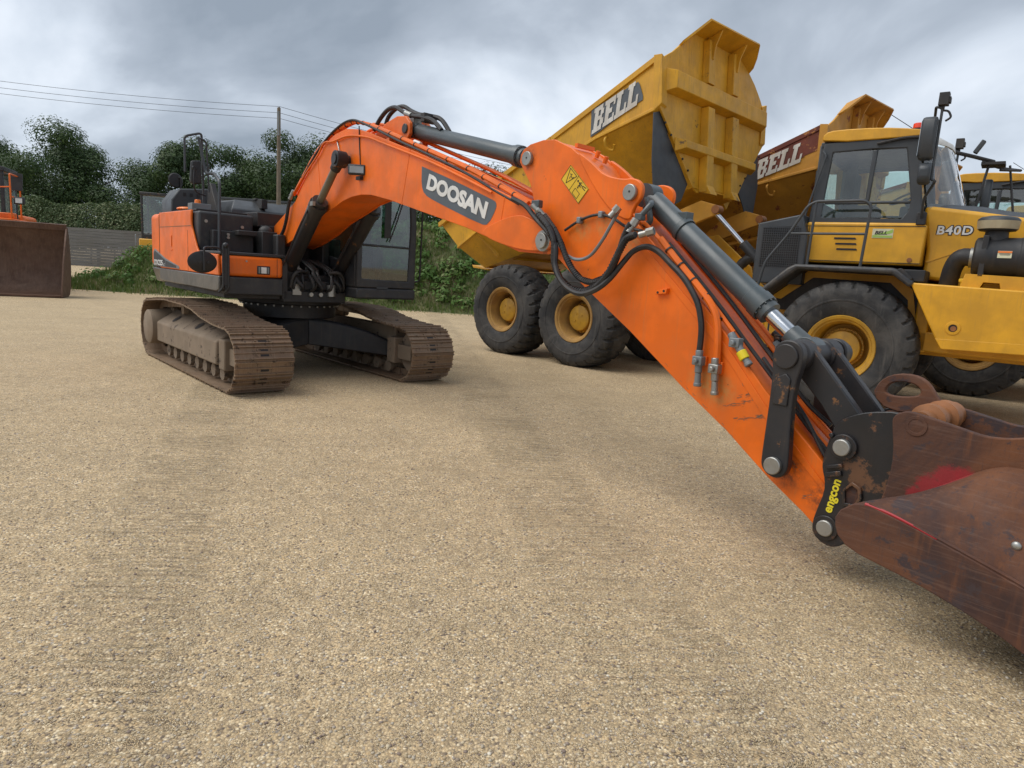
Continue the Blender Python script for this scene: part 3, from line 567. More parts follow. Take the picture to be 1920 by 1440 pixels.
for s in (-1, 1):
    mb = MB(); mb.pathrail([(-2.85, s*.8, 3.85), (-2.0, s*1.35, 3.85)], .02); mb.prism([(s*1.22, 3.3), (s*1.52, 3.3), (s*1.54, 3.85), (s*1.22, 3.88)], -2.03, -1.93, 'x'); mb.out('mirror', 'dark_plastic', ld, .02)
    mb = MB(); mb.box(-1.15, -1.0, s*1.62-.14, s*1.62+.14, 2.82, 3.05); q = mb.out('work_light', 'dark_plastic', ld, .03); mb = MB(); mb.box(-.995, -.985, s*1.62-.09, s*1.62+.09, 2.86, 3.01); mb.out('lens', 'white', q)
for x in (-1.9, -5.2):
    for s in (-1, 1): make_wheel(ld, (x, s*.95, .85), .85, .60, s, 'orange', I4, detail=False, lugs=22)
for o in list(ld.children):
    if o.name.split('.')[0] != 'bucket': o.location.y = -1.25
# ------------------------------------------------------------------ small yellow tractor behind
tr_ = thing('compact_loader', 'small yellow and black loader parked far behind the counterweight', 'loader', (-21.9, 40.5, 0), radians(-75))
mb = MB(); mb.box(-1.6, 1.2, -.55, .55, .7, 1.5).box(.2, 1.5, -.6, .6, 1.5, 2.3); mb.out('body', 'yellow', tr_, .06)
mb = MB()
for x, y in ((-1.0, -.7), (-1.0, .7), (.3, -.7), (.3, .7)): mb.box(x-.06, x+.06, y-.06, y+.06, 1.5, 4.9)
mb.box(-1.1, .4, -.8, .8, 4.85, 5.02).box(-1.05, .35, -.75, .75, 1.5, 2.6); q = mb.out('cab', 'black_steel', tr_, .03)
mb = MB(); mb.box(.33, .35, -.62, .62, 2.65, 4.8); mb.out('windscreen', 'glass', q)
mb = MB(); mb.prism([(1.2, .35), (1.9, .3), (2.0, .5), (1.5, 1.1), (1.3, 1.1)], -1.0, 1.0); mb.out('bucket', 'bucket_brown', tr_, .02)
for s in (-1, 1): mb = MB(); mb.pathrail([(1.35, s*.8, 1.1), (1.35, s*.8, 2.5), (1.0, s*.8, 2.5), (1.0, s*.8, 1.2)], .03); mb.out('guard_rail', 'galv', tr_)
for x in (-1.3, 1.0):
    for s in (-1, 1): make_wheel(tr_, (x, s*.95, .62), .62, .42, s, 'yellow', I4, detail=False, lugs=18)
gb = thing('site_cabin', 'plain grey cabin behind the small yellow loader', 'cabin', (-20.6, 47.5, 0), radians(4))
mb = MB(); mb.box(-2.3, 5, -1.2, 1.2, 0, 5.4); mb.out('wall', 'galv', gb, .02); mb = MB(); mb.box(-2.4, 5.1, -1.3, 1.3, 5.4, 5.55); mb.out('roof', 'slate', gb, .02)
pst = [('wooden_post', -22.55, 39.2, 1.75, .12), ('wooden_post', -22.15, 38.9, 1.35, .10)]
for i, (n_, x, y, h, w) in enumerate(pst):
    mb = MB(); mb.box(-w, w, -w, w, -.05, h); o = mb.out(n_, 'pole_wood', None, .01); o.location = (x, y, 0); o.rotation_euler = (0, radians(2-3*i), .3); tag(o, ['taller leaning grey post beside the small yellow loader', 'shorter grey post nearest the small yellow loader'][i], 'post', 'old posts by the small loader')
# ================================================================== EXCAVATOR
ex = thing('excavator', 'orange and dark grey crawler excavator reaching a rusty bucket towards the viewer', 'excavator', (-3.414, 9.9996, 0), -.8563)
XU = Matrix.Rotation(.0233, 4, 'Z')
# ---- tracks
def track(side):
    yc = side*1.195; hw = .35
    loop = [(-1.70, 0), (1.72, 0)]; F = (1.70, .40, .40); Rr = (-1.70, .45, .45)
    P = [(x, 0.0) for x in np.linspace(-1.70, 1.70, 30)]
    P += [(F[0]+F[2]*sin(a), F[1]-F[2]*cos(a)) for a in np.linspace(.08, pi-.05, 24)]
    tx = [1.70, 1.3, .84, .48, .1, -.4, -.76, -1.2, -1.7]; tz = [.80, .815, .862, .93, .965, .968, .972, .945, .90]
    P += [(x, float(np.interp(x, tx[::-1], tz[::-1]))) for x in np.linspace(1.66, -1.66, 40)]
    P += [(Rr[0]-Rr[2]*sin(a), Rr[1]+Rr[2]*cos(a)) for a in np.linspace(.05, pi-.08, 24)]
    P = np.array(P+[P[0]]); d = np.hypot(*np.diff(P, axis=0).T); s = np.concatenate([[0], np.cumsum(d)]); n = 49; pitch = s[-1]/n
    mb = MB(); dk = MB()
    for i in range(n):
        c0 = (i+.5)*pitch; x, z = np.interp(c0, s, P[:, 0]), np.interp(c0, s, P[:, 1]); a, b_ = c0-.04, c0+.04
        tx_, tz_ = np.interp(b_ % s[-1], s, P[:, 0])-np.interp(a, s, P[:, 0]), np.interp(b_ % s[-1], s, P[:, 1])-np.interp(a, s, P[:, 1]); L_ = hypot(tx_, tz_); tx_, tz_ = tx_/L_, tz_/L_
        # local frame: u along track, v width, w outwards (right of travel: travel +x along the bottom, outward -z)
        u = Vector((tx_, 0, tz_)); w = Vector((tz_, 0, -tx_)); m_ = Matrix((u, Vector((0, 1, 0)), w)).transposed().to_4x4(); m_.translation = Vector((x, yc, z))-w*.03
        h = pitch*.49
        sec = [(-h, -.012), (-h, .004), (-h+.012, .004), (-h+.016, .028), (-h+.026, .028), (-h+.032, .004), (-.008, .004), (-.005, .022), (.006, .022), (.010, .004), (h-.034, .004), (h-.028, .028), (h-.016, .028), (h-.010, .004), (h+.004, .004), (h+.004, -.012)]
        A = [mb.bm.verts.new(m_ @ Vector((p[0], -hw, p[1]))) for p in sec]; B = [mb.bm.verts.new(m_ @ Vector((p[0], hw, p[1]))) for p in sec]
        mb.face(A); mb.face(B[::-1])
        for k in range(len(sec)): mb.face([A[k], B[k], B[(k+1) % len(sec)], A[(k+1) % len(sec)]])
        for yy in (-.085, .085):
            mb.box(-h*.95, h*.95, yy-.018, yy+.018, -.11, -.013, m_)
            for xx in (-.03, .035): mb.cyl(m_ @ Vector((xx, yy, .0)), m_ @ Vector((xx, yy, .018)), .011, None, 6)
        dk.box(-.045, -.018, -.05, .05, .003, .0055, m_)
        if i % 2: dk.box(.02, .042, -.045, .045, .003, .0055, m_)
    o = mb.out('track', 'track_steel', ex, 0, 25, XU); dk.out('shoe_slots', 'black', o, 0, 25, XU); o['label'] = 'brown crawler track on the '+('viewer side, under the engine housing' if side < 0 else 'cab side')
    # side frame
    so_ = yc+side*.29; si = yc-side*.12; s1 = yc+side*.02
    mb = MB(); sec = [(so_, .27), (so_, .56), (s1, .74), (si, .74), (si, .27)]
    A = [(-1.45, 1.0), (1.28, 1.0)]
    mb.prism(sec, -1.42, 1.25, 'x'); mb.prism([(yc-.26, .22), (yc+.26, .22), (yc+.26, .60), (yc-.26, .60)], 1.25, 1.46, 'x')
    f = mb.out('track_frame', 'track_mud', ex, .02, 38, XU)
    mb = MB()
    for x in (-.85, .2):
        mid = Vector((x, (so_+s1)/2, .65)); nrm = Vector((0, side*.18, .27)).normalized()
        nn = Vector((0, side*.55, .83)).normalized(); mb.lathe([(0.003, .0), (.006, .075)], mid+Vector((0, 0, .0)), nn, 16)
    o2 = mb.out('opening', 'black', f, 0, 38, XU)
    for k, x in enumerate(np.linspace(-1.15, 1.2, 8)):
        mb = MB(); mb.lathe([(-.2, .05), (-.2, .085), (-.15, .085), (-.14, .06), (-.06, .06), (-.05, .085), (.05, .085), (.06, .06), (.14, .06), (.15, .085), (.2, .085), (.2, .05)], (x, yc, .155), (0, 1, 0), 16, close=True); mb.out('bottom_roller', 'track_mud', f, 0, 38, XU)
    for x in (-.7, .62):
        mb = MB(); mb.lathe([(-.12, .07), (-.05, .07), (-.04, .05), (.04, .05), (.05, .07), (.12, .07)], (x, yc, .80), (0, 1, 0), 16, close=True); mb.box(x-.04, x+.04, yc-.04, yc+.04, .7, .78); mb.out('carrier_roller', 'track_mud', f, 0, 38, XU)
    mb = MB(); mb.lathe([(-.12, .2), (-.12, .29), (-.05, .29), (-.045, .33), (.045, .33), (.05, .29), (.12, .29), (.12, .2), (.16, .12)], (1.70, yc, .41), (0, 1, 0), 32, close=True); mb.box(1.45, 1.80, yc-.2, yc-.14, .3, .5); mb.box(1.45, 1.80, yc+.14, yc+.2, .3, .5); mb.out('idler', 'track_mud', f, 0, 38, XU)
    mb = MB(); 
    teeth = [((.33+.035*(1 if (k % 4) in (0, 1) else -1))*cos(2*pi*k/84)-1.70, (.33+.035*(1 if (k % 4) in (0, 1) else -1))*sin(2*pi*k/84)+.46) for k in range(84)]
    mb.prism(teeth, yc-.03, yc+.03); mb.lathe([(0, .29), (side*.18, .27), (side*.34, .26), (side*.355, .24), (side*.36, .0)], (-1.70, yc, .46), (0, 1, 0), 32); mb.out('sprocket', 'track_mud', f, 0, 38, XU)
track(-1); track(1)
def loft(mb, secs):
    R = [[mb.bm.verts.new(p) for p in s_] for s_ in secs]; n = len(R[0])
    for k in range(len(R)-1):
        for i in range(n): mb.face([R[k][i], R[k][(i+1) % n], R[k+1][(i+1) % n], R[k+1][i]])
    mb.face(R[0][::-1]); mb.face(R[-1]); return mb
mb = MB()
for sx in (-1, 1):
    for sy in (-1, 1):
        secs = []
        for k in range(9):
            u = k/8; y = sy*(.0+1.05*u); x = sx*(.30+.62*u**1.2); hw = .34-.14*u; zt = .80-.05*u-.22*u**2.2; zb = .42-.14*u
            secs.append([(x-hw, y, zb), (x+hw, y, zb), (x+hw, y, zt-.03), (x+hw-.05, y, zt), (x-hw+.05, y, zt), (x-hw, y, zt-.03)])
        loft(mb, secs)
mb.out('car_body', 'chassis_black', ex, .015, 30, XU)
mb = MB(); mb.lathe([(.78, .60), (.80, .66), (.98, .66)], (0, 0, 0), (0, 0, 1), 48, close=True); mb.out('turntable_base', 'chassis_black', ex, 0, 38, XU)
mb = MB(); mb.lathe([(.98, .72), (1.0, .74), (1.055, .74), (1.06, .70), (1.12, .70)], (0, 0, 0), (0, 0, 1), 64, close=True); sb = mb.out('slewing_ring', 'chassis_black', ex, 0, 38)
mb = MB()
for i in range(36): a = 2*pi*i/36; mb.cyl((.70*cos(a), .70*sin(a), .955), (.70*cos(a), .70*sin(a), .98), .014, None, 6).cyl((.725*cos(a+.08), .725*sin(a+.08), 1.056), (.725*cos(a+.08), .725*sin(a+.08), 1.07), .013, None, 6)
mb.out('ring_bolts', 'zinc', sb)
# ---- house
mb = MB(); mb.box(-2.0, .95, -1.25, .36, 1.08, 1.24).box(-.35, 1.0, -.5, .40, 1.05, 1.2); mb.box(.2, 1.0, -.52, -.44, 1.08, 1.66); hs = mb.out('house_frame', 'chassis_black', ex, .01)
plan = [(-1.92, -1.33), (-2.42, -1.33), (-2.56, -1.24), (-2.66, -.8), (-2.70, 0), (-2.66, .8), (-2.56, 1.24), (-2.42, 1.33), (-1.92, 1.33)]
mb = MB(); mb.prism(plan, 1.365, 2.21, 'z'); cw = mb.out('counterweight', 'orange', ex, .085, 40, seg=4)
mb = MB(); pp = [(x*1.0, y) for x, y in plan]; mb.prism(inset(plan, .06), 1.14, 1.36, 'z', top=inset(plan, -.004)); mb.out('counterweight_base', 'grey_band', ex, .02)
# engine side door: one plate that flows down into the tool box
dp = smoothpoly([(-1.90, 1.365), (-1.90, 2.21), (-.16, 2.205), (-.19, 2.02), (-.10, 1.90), (.10, 1.66), (.22, 1.64), (.98, 1.625), (1.02, 1.365)], 2, keep=(0, 1, 2, 7, 8))
mb = MB(); mb.prism(dp, -1.335, -1.30); sp_ = mb.out('side_door', 'orange', ex, .014, 40, seg=3)
mb = MB(); mb.box(-1.90, -.30, -1.30, -.30, 1.36, 2.195); mb.out('engine_cover', 'orange', ex, .03, 40)
mb = MB()
for x in (-1.915,): mb.box(x-.008, x+.008, -1.337, -1.25, 1.38, 2.18)
mb.box(-1.88, -.14, -1.3385, -1.337, 1.985, 1.995); mb.box(-.33, -.322, -1.3385, -1.337, 1.38, 1.93); mb.box(.06, .066, -1.3385, -1.337, 1.38, 1.60)
mb.out('panel_gaps', 'orange_rust', sp_)
mb = MB(); mb.box(-1.22, -1.17, -1.345, -1.336, 1.70, 1.86); mb.box(-1.24, -1.15, -1.342, -1.336, 1.64, 1.66); mb.out('door_latch', 'orange', sp_, .004)
mb = MB(); mb.prism([(-1.92, 1.19), (-1.92, 1.36), (1.03, 1.36), (1.03, 1.185), (.9, 1.16), (-1.7, 1.165)], -1.338, -1.26); mb.out('side_skirt', 'grey_band', ex, .015)
mb = MB(); mb.box(.2, 1.05, -1.262, -.52, 1.13, 1.355); mb.out('front_skirt', 'dark_plastic', ex, .02)
# right front tool box
mb = MB(); mb.box(.12, 1.04, -1.299, -.52, 1.362, 1.625); tb = mb.out('tool_box', 'orange', ex, .045, 40, seg=4)
mb = MB(); mb.box(.10, 1.02, -1.31, -.50, 1.626, 1.668); mb.out('tool_box_lid', 'dark_plastic', ex, .012)
mb = MB(); mb.box(1.037, 1.0425, -.605, -.600, 1.375, 1.61); mb.out('panel_gap', 'black', tb)
mb = MB(); mb.box(1.03, 1.050, -.865, -.695, 1.40, 1.51); hl = mb.out('work_light', 'black', tb, .015)
mb = MB(); mb.box(1.051, 1.056, -.815, -.745, 1.415, 1.495); mb.out('lens', 'white', hl, .004)
mb = MB(); mb.box(1.051, 1.055, -.850, -.825, 1.415, 1.495).box(1.051, 1.055, -.735, -.712, 1.415, 1.495); mb.out('side_lens', 'galv', hl, .003)
mb = MB(); mb.cyl((1.04, -1.0, 1.56), (1.055, -1.0, 1.56), .012, None, 10); mb.out('lock', 'zinc', tb)
# black filler block with the two steps
mb = MB(); mb.prism([(-.34, 1.66), (-.34, 2.195), (-.06, 2.195), (.04, 2.19), (.04, 1.66)], -1.292, -.56); mb.out('service_block', 'dark_plastic', ex, .03)
mb = MB(); mb.box(.04, .17, -1.15, -.60, 1.672, 1.95).box(.04, .30, -.86, -.60, 1.90, 1.97); o = mb.out('step_block', 'chassis_black', ex, .012)
mb = MB()
for y, z in ((-1.2, 2.06), (-.72, 2.02)): mb.cyl((.04, y, z), (.06, y, z), .022, None, 12)
for y, z in ((-.95, 1.90), (-.95, 1.86)): mb.cyl((.17, y, z), (.19, y, z), .02, None, 12)
mb.out('cover_bolts', 'zinc', o)
mb = MB(); mb.box(-.30, .34, -.545, -.33, 1.60, 1.98); mb.cyl((.15, -.43, 1.68), (.15, -.43, 1.97), .10, None, 18); mb.sphere((.15, -.43, 1.97), .10, 2); mb.out('air_tank', 'chassis_black', ex, .01)
# hood and exhaust housing
mb = MB(); loft(mb, [[(-1.95, -.62, 2.20), (-1.95, .95, 2.20), (-1.93, .93, 2.40), (-1.93, -.60, 2.40)], [(-1.85, -.60, 2.20), (-1.85, .93, 2.20), (-1.75, .85, 2.475), (-1.75, -.50, 2.475)], [(-.85, -.60, 2.20), (-.85, .93, 2.20), (-.98, .85, 2.47), (-.98, -.50, 2.47)], [(-.70, -.64, 2.20), (-.70, .95, 2.20), (-.72, .93, 2.32), (-.72, -.62, 2.32)]])
hd = mb.out('engine_hood', 'slate', ex, .02)
mb = MB(); mb.box(-1.0, -.69, -.18, -.09, 2.36, 2.50); mb.box(-1.02, -.9, -.2, -.07, 2.49, 2.52); mb.out('hood_hinge', 'chassis_black', hd, .006)
mb = MB(); mb.box(-1.9, -.1, -1.28, -.6, 2.196, 2.225); mb.out('walkway_plate', 'chassis_black', ex, .004)
mb = MB(); mb.box(-.72, .0, -.5, .36, 2.05, 2.26); mb.box(-.35, .02, -.45, .36, 1.25, 2.08); mb.out('rear_bulkhead', 'chassis_black', ex, .015)
mb = MB(); mb.prism([(-1.19, 2.222), (-1.19, 2.42), (-1.07, 2.60), (-.62, 2.65), (-.60, 2.222)], -2.35, -1.75, 'x'); eb = mb.out('exhaust_housing', 'slate', ex, .02)
mb = MB()
for i in range(3):
    y = -1.00+.10*i; mb.cbox((-1.745, y, 2.52-.0*i), (.006, .045, .05))
mb.out('housing_slots', 'black', eb)
mb = MB(); mb.box(-1.74, -1.35, -.98, -.62, 2.222, 2.36); mb.prism([(-1.32, 2.225), (-.78, 2.225), (-1.12, 2.68), (-1.24, 2.68)], -.80, -.72); mb.out('hood_bracket', 'chassis_black', ex, .01)
mb = MB(); mb.sphere((-1.05, -1.16, 2.255), .13, 3, (1.1, 1.0, .26)); mb.out('orange_beacon', 'lamp_orange', ex)
mb = MB(); mb.cyl((-.72, -1.09, 2.33), (-.72, -1.09, 2.385), .045, .04, 16); mb.out('orange_lamp', 'lamp_orange', ex, .006)
mb = MB(); mb.box(-.82, -.60, -1.20, -.94, 2.225, 2.33); mb.out('lamp_plinth', 'galv', ex, .006)
# rails and mirrors
mb = MB(); mb.pathrail([(-.60, -1.285, 2.74), (-.60, -1.285, 3.22), (-.60, -1.06, 3.30), (-.66, -1.03, 2.65), (-.66, -1.03, 2.24)], .016, corner=.05); mb.out('grab_rail', 'slate', ex)
mb = MB(); mb.pathrail([(-.52, -1.12, 3.215), (-.60, -1.0, 3.20), (-.62, -.96, 2.50)], .012, corner=.05); mb.out('grab_rail', 'slate', ex)
mb = MB(); mb.pathrail([(-.52, -1.125, 3.22), (-.46, -1.045, 2.73), (-.2, -1.02, 2.73), (.12, -1.04, 2.60), (.20, -1.08, 1.66)], .020, corner=.08); mb.out('grab_rail', 'slate', ex)
mb = MB(); mb.prism([(-1.23, 2.62), (-1.21, 2.90), (-1.08, 2.92), (-1.075, 2.60), (-1.20, 2.58)], -.62, -.55, 'x'); q = mb.out('mirror', 'dark_plastic', ex, .02)
mb = MB(); mb.cyl((-.55, -1.18, 2.80), (-.52, -1.18, 2.80), .035, .025, 14); mb.tube([(-.53, -1.18, 2.80), (-.5, -1.2, 2.6), (-.52, -1.16, 2.48), (-.55, -1.02, 2.44)], .012, 6); mb.out('mirror_arm', 'black', q)
mb = MB(); mb.lathe([(-.02, .005), (-.015, .10), (0, .115), (.03, .09), (.045, .0)], (-1.9, -1.09, 2.73), Vector((-1, -.2, -.1)), 24); q = mb.out('mirror', 'black', ex); mb = MB(); mb.pathrail([(-1.9, -1.05, 2.78), (-1.88, -1.02, 2.78), (-1.88, -1.02, 2.23)], .012, corner=.03); mb.out('mirror_arm', 'black', q)
# round mirror low on the front corner
mc = V(1.14, -1.56, 1.52)
mb = MB(); mb.lathe([(-.035, .0), (-.03, .10), (-.01, .148), (.012, .152), (.03, .12), (.04, .0)], (0, 0, 0), (1, 0, 0), 32)
for v_ in mb.bm.verts: v_.co.y *= 1.12; v_.co.z *= .86; v_.co += mc
q = mb.out('mirror', 'black', ex)
mb = MB(); mb.pathrail([(1.185, -1.55, 1.42), (1.185, -1.55, 1.68), (1.16, -1.53, 1.70), (1.10, -1.36, 1.71), (1.08, -1.30, 1.64)], .012, corner=.04); mb.cyl((1.175, -1.60, 1.52), (1.19, -1.60, 1.52), .012, None, 8).cyl((1.175, -1.50, 1.52), (1.19, -1.50, 1.52), .012, None, 8); mb.out('mirror_arm', 'dark_plastic', q)
mb = MB(); mb.pathrail([(1.09, -1.30, 1.74), (1.09, -1.30, 1.22), (1.04, -1.34, 1.16)], .014, corner=.05); mb.pathrail([(1.09, -1.235, 1.72), (1.09, -1.235, 1.20), (1.02, -1.26, 1.15)], .014, corner=.05); mb.sphere((1.09, -1.27, 1.74), .035, 2); mb.box(1.083, 1.092, -1.30, -1.235, 1.25, 1.70); mb.out('step_rail', 'dark_plastic', ex)
# model plate on the counterweight side
def onside(mb, s_, x, z, w, h, y, ang=0, **k): return text_bm(mb, s_, (x, y, z), (cos(ang), 0, sin(ang)), (-sin(ang), 0, cos(ang)), w, h, **k)
mb = MB(); mb.prism([(-2.30, 1.385), (-2.30, 1.60), (-2.22, 1.655), (-1.55, 1.515), (-.80, 1.42), (-.78, 1.40), (-.78, 1.385)], -1.3415, -1.331); q = mb.out('name_plate', 'galv', ex)
mb = MB(); mb.prism([(-2.27, 1.392), (-2.27, 1.585), (-2.20, 1.625), (-1.56, 1.49), (-1.56, 1.392)], -1.344, -1.342).prism([(-1.53, 1.392), (-1.53, 1.485), (-.95, 1.425), (-.93, 1.392)], -1.344, -1.342); mb.out('plate_field', 'dark_plastic', q)
mb = MB(); onside(mb, 'DX225', -2.22, 1.40, .52, .085, -1.345, .0, off=.02); onside(mb, 'LC', -1.67, 1.40, .09, .035, -1.345, .0); mb.out('lettering', 'white', q)
# ---- cab
mb = MB(); mb.box(-.45, 1.35, .395, 1.345, 1.14, 1.29); mb.out('cab_base', 'dark_plastic', ex, .025)
def fr(mb, outer, inner, a, b, axis): mb.ringprism(outer, inner, a, b, axis)
mb = MB()
fo = [(.40, 1.295), (1.34, 1.295), (1.34, 2.2), (1.28, 2.93), (.45, 2.93), (.40, 2.2)]; fi = [(.475, 1.42), (1.225, 1.40), (1.245, 2.2), (1.20, 2.82), (.52, 2.82), (.475, 2.2)]
fr(mb, fo, fi, 1.27, 1.335, 'x')
rb = [(.40, 1.295), (1.34, 1.295), (1.34, 2.2), (1.28, 2.93), (.45, 2.93), (.40, 2.2)]; ri = [(.52, 2.0), (1.22, 2.0), (1.22, 2.3), (1.18, 2.78), (.55, 2.78), (.52, 2.3)]
fr(mb, rb, ri, -.45, -.40, 'x')
for y0, y1 in ((.395, .44), (1.295, 1.34)):
    fr(mb, [(-.40, 1.295), (1.27, 1.295), (1.27, 2.3), (1.22, 2.93), (.3, 2.93), (-.40, 2.93)], [(-.30, 1.80 if y0 < 1 else 1.55), (1.16, 1.62 if y0 < 1 else 1.5), (1.18, 2.3), (1.12, 2.80), (.3, 2.80), (-.30, 2.80)], y0, y1, 'y')
mb.box(1.275, 1.34, .47, 1.24, 1.868, 1.90)
cbf = mb.out('cab', 'dark_plastic', ex, .018, 40)
mb = MB(); mb.box(-.44, 1.30, .42, 1.30, 2.931, 2.99); mb.out('roof', 'orange', cbf, .03)
for a in ((1.41, 1.868), (1.90, 2.81)):
    mb = MB(); mb.box(1.305, 1.311, .48, 1.235, a[0], a[1]); mb.out('windscreen', 'glass_tinted', cbf)
mb = MB(); mb.box(-.3, 1.17, .415, .42, 1.65, 2.8); mb.out('window', 'glass_tinted', cbf)
mb = MB(); mb.box(-.3, 1.17, 1.315, 1.32, 1.5, 2.8); mb.out('window', 'glass_tinted', cbf)
mb = MB(); mb.box(-.42, -.415, .55, 1.2, 2.0, 2.78); mb.out('window', 'glass_tinted', cbf)
mb = MB(); mb.box(-.05, .45, .66, 1.12, 1.65, 1.78).box(-.12, .05, .68, 1.10, 1.78, 2.30).box(-.1, 0, .78, 1.0, 2.3, 2.5); mb.out('seat', 'seat_fabric', cbf, .04)
mb = MB(); mb.box(.0, .55, .52, .64, 1.5, 1.86).box(.0, .55, 1.13, 1.24, 1.5, 1.86).cyl((.5, .58, 1.86), (.5, .58, 2.0), .022, .03, 10).cyl((.5, 1.18, 1.86), (.5, 1.18, 2.0), .022, .03, 10).box(1.0, 1.15, .50, .70, 1.9, 2.12); mb.out('console', 'dark_plastic', cbf, .02)
mb = MB(); mb.box(-.42, 1.26, .44, 1.29, 1.292, 1.36); mb.out('cab_floor', 'chassis_black', cbf)
mb = MB()
for y in (.80, .92): mb.tube([(1.0, y, 1.36), (1.05, y, 1.7), (.95, y, 1.95)], .014, 6)
mb.box(1.0, 1.12, .70, .80, 1.36, 1.52).box(1.0, 1.12, .92, 1.02, 1.36, 1.52); mb.out('travel_pedals', 'black', cbf)
mb = MB(); mb.tube([(1.345, 1.12, 2.62), (1.35, .98, 2.2), (1.35, .88, 1.95)], .010, 6); mb.box(1.345, 1.355, .80, .90, 2.0, 2.5); mb.out('wiper', 'black', cbf)
mb = MB(); mb.box(1.28, 1.31, 1.06, 1.2, 2.3, 2.62); mb.out('interior_mirror', 'black', cbf, .01)
mb = MB(); mb.pathrail([(1.28, 1.345, 1.40), (1.30, 1.44, 1.42), (1.30, 1.45, 2.5), (1.26, 1.345, 2.6)], .014, corner=.05); mb.out('grab_handle', 'black', cbf)
mb = MB(); mb.box(1.336, 1.352, .70, .88, 1.285, 1.31); mb.out('door_sill', 'slate', cbf)
# ---- machinery between tool box and cab
mb = MB(); mb.box(.45, .86, -.36, .30, 1.20, 1.42).box(.80, .98, -.25, .18, 1.22, 1.34)
for i in range(5): mb.cyl((.6+.02*i, -.28+.13*i, 1.42), (.6+.02*i, -.28+.13*i, 1.52), .04, .03, 10)
cv = mb.out('control_valve', 'chassis_black', ex, .01)
r = random.Random(3)
for i in range(11):
    y0 = -.34+.066*i; mb = MB(); mb.tube([(.9, y0, 1.16+.03*(i % 3)), (1.02+.05*(i % 2), y0+r.uniform(-.05, .05), 1.25), (1.0, y0+r.uniform(-.08, .08), 1.40+.04*r.random()), (.8, y0+r.uniform(-.1, .1), 1.5), (.5, y0*.6, 1.62)], .018+.006*(i % 2), 8); mb.out('hydraulic_hose', 'hose', cv)
mb = MB(); mb.box(.90, 1.02, -.38, -.26, 1.15, 1.30).cyl((1.0, .18, 1.14), (1.0, .18, 1.30), .06, None, 14).cyl((.93, -.12, 1.16), (1.03, -.12, 1.16), .03, None, 8).cyl((.93, .02, 1.16), (1.03, .02, 1.16), .03, None, 8); mb.box(.9, .97, -.22, .10, 1.145, 1.165); mb.out('pipe_fittings', 'zinc', cv)
for s in (-1, 1):
    mb = MB(); mb.tube([(1.0, s*.15, 1.46), (1.06, s*.28-.02, 1.47), (1.04, s*.36-.02, 1.40), (1.0, s*.38-.02, 1.25)], .022, 8); mb.out('hydraulic_hose', 'hose', cv)
mb = MB(); mb.box(.45, .95, -.47, -.28, 1.15, 1.50).box(.45, .95, .28, .39, 1.15, 1.5).box(-.2, .5, -.40, -.27, 1.2, 1.95).box(-.2, .5, .27, .385, 1.2, 1.95); mb.out('boom_bracket', 'chassis_black', ex, .02)
# ---- boom
BO = [(.221, 1.785), (.02, 1.80), (-.09, 1.91), (-.03, 2.06), (.314, 2.20), (.78, 2.402), (1.088, 2.66), (1.40, 2.90), (1.70, 3.06), (1.96, 3.14), (2.25, 3.17), (2.55, 3.13), (2.77, 3.075), (3.823, 2.76), (4.746, 2.462), (5.30, 2.27), (5.66, 2.12), (5.80, 2.03), (5.905, 1.95), (5.945, 1.88), (5.92, 1.81), (5.84, 1.785), (5.482, 1.80), (5.263, 1.862), (4.73, 2.005), (3.896, 2.185), (3.30, 2.315), (2.897, 2.385), (2.657, 2.40), (2.42, 2.385), (2.187, 2.345), (1.915, 2.265), (1.438, 2.135), (1.057, 1.985), (.57, 1.85)]
mb = MB(); mb.prism(inset(BO, .014), -.235, .235); bo = mb.out('boom', 'orange', ex, .004, 25)
for s in (-1, 1):
    mb = MB(); mb.prism(BO, s*.236, s*.256); mb.out('side_plate', 'orange', bo, .004, 25)
for x, z, l_, a_ in ((3.62, 2.53, .56, 14), (5.22, 2.07, .38, 10), (1.55, 2.55, .72, -12)): mb = MB(); mb.cbox((x, -.257, z), (.012, .004, l_), Matrix.Rotation(radians(a_), 3, 'Y').to_euler()); mb.out('weld_seam', 'orange', bo)
for s in (-1, 1):
    mb = MB(); mb.prism(smoothpoly([(4.95, 1.98), (5.45, 2.12), (5.70, 2.05), (5.90, 1.95), (5.925, 1.85), (5.82, 1.805), (5.50, 1.815), (5.10, 1.90)], 2), s*.257, s*.285); mb.out('end_boss', 'orange', bo, .006)
def pin(mb, x, z, y, r, s=-1, l=.03): mb.lathe([(0, r*1.35), (s*l, r*1.35), (s*l, r*1.02), (s*(l+.012), r), (s*(l+.016), r*.8), (s*(l+.016), 0)], (x, y, z), (0, 1, 0), 28)
for x, z, par in ((5.80, 1.89, bo),):
    mb = MB(); mb.cyl((x, -.31, z), (x, .31, z), .062, None, 28); mb.cyl((x, -.287, z), (x, .287, z), .085, None, 28); o = mb.out('pivot_pin', 'zinc', par, .004)
    mb = MB(); mb.cyl((x+.01, -.3135, z+.005), (x+.01, -.311, z+.005), .008, None, 10); mb.out('grease_nipple', 'black', o)
for s in (-1, 1):
    mb = MB(); mb.prism([(2.70, 3.06), (2.98, 3.17), (3.20, 3.21), (3.38, 3.19), (3.47, 3.11), (3.47, 3.0), (3.38, 2.90), (2.9, 2.98)], s*.12-.02, s*.12+.02); mb.out('cylinder_lug', 'orange', bo, .008)
mb = MB(); mb.cyl((3.385, -.155, 3.06), (3.385, .155, 3.06), .05, None, 20); mb.out('lug_pin', 'black_steel', bo, .004)
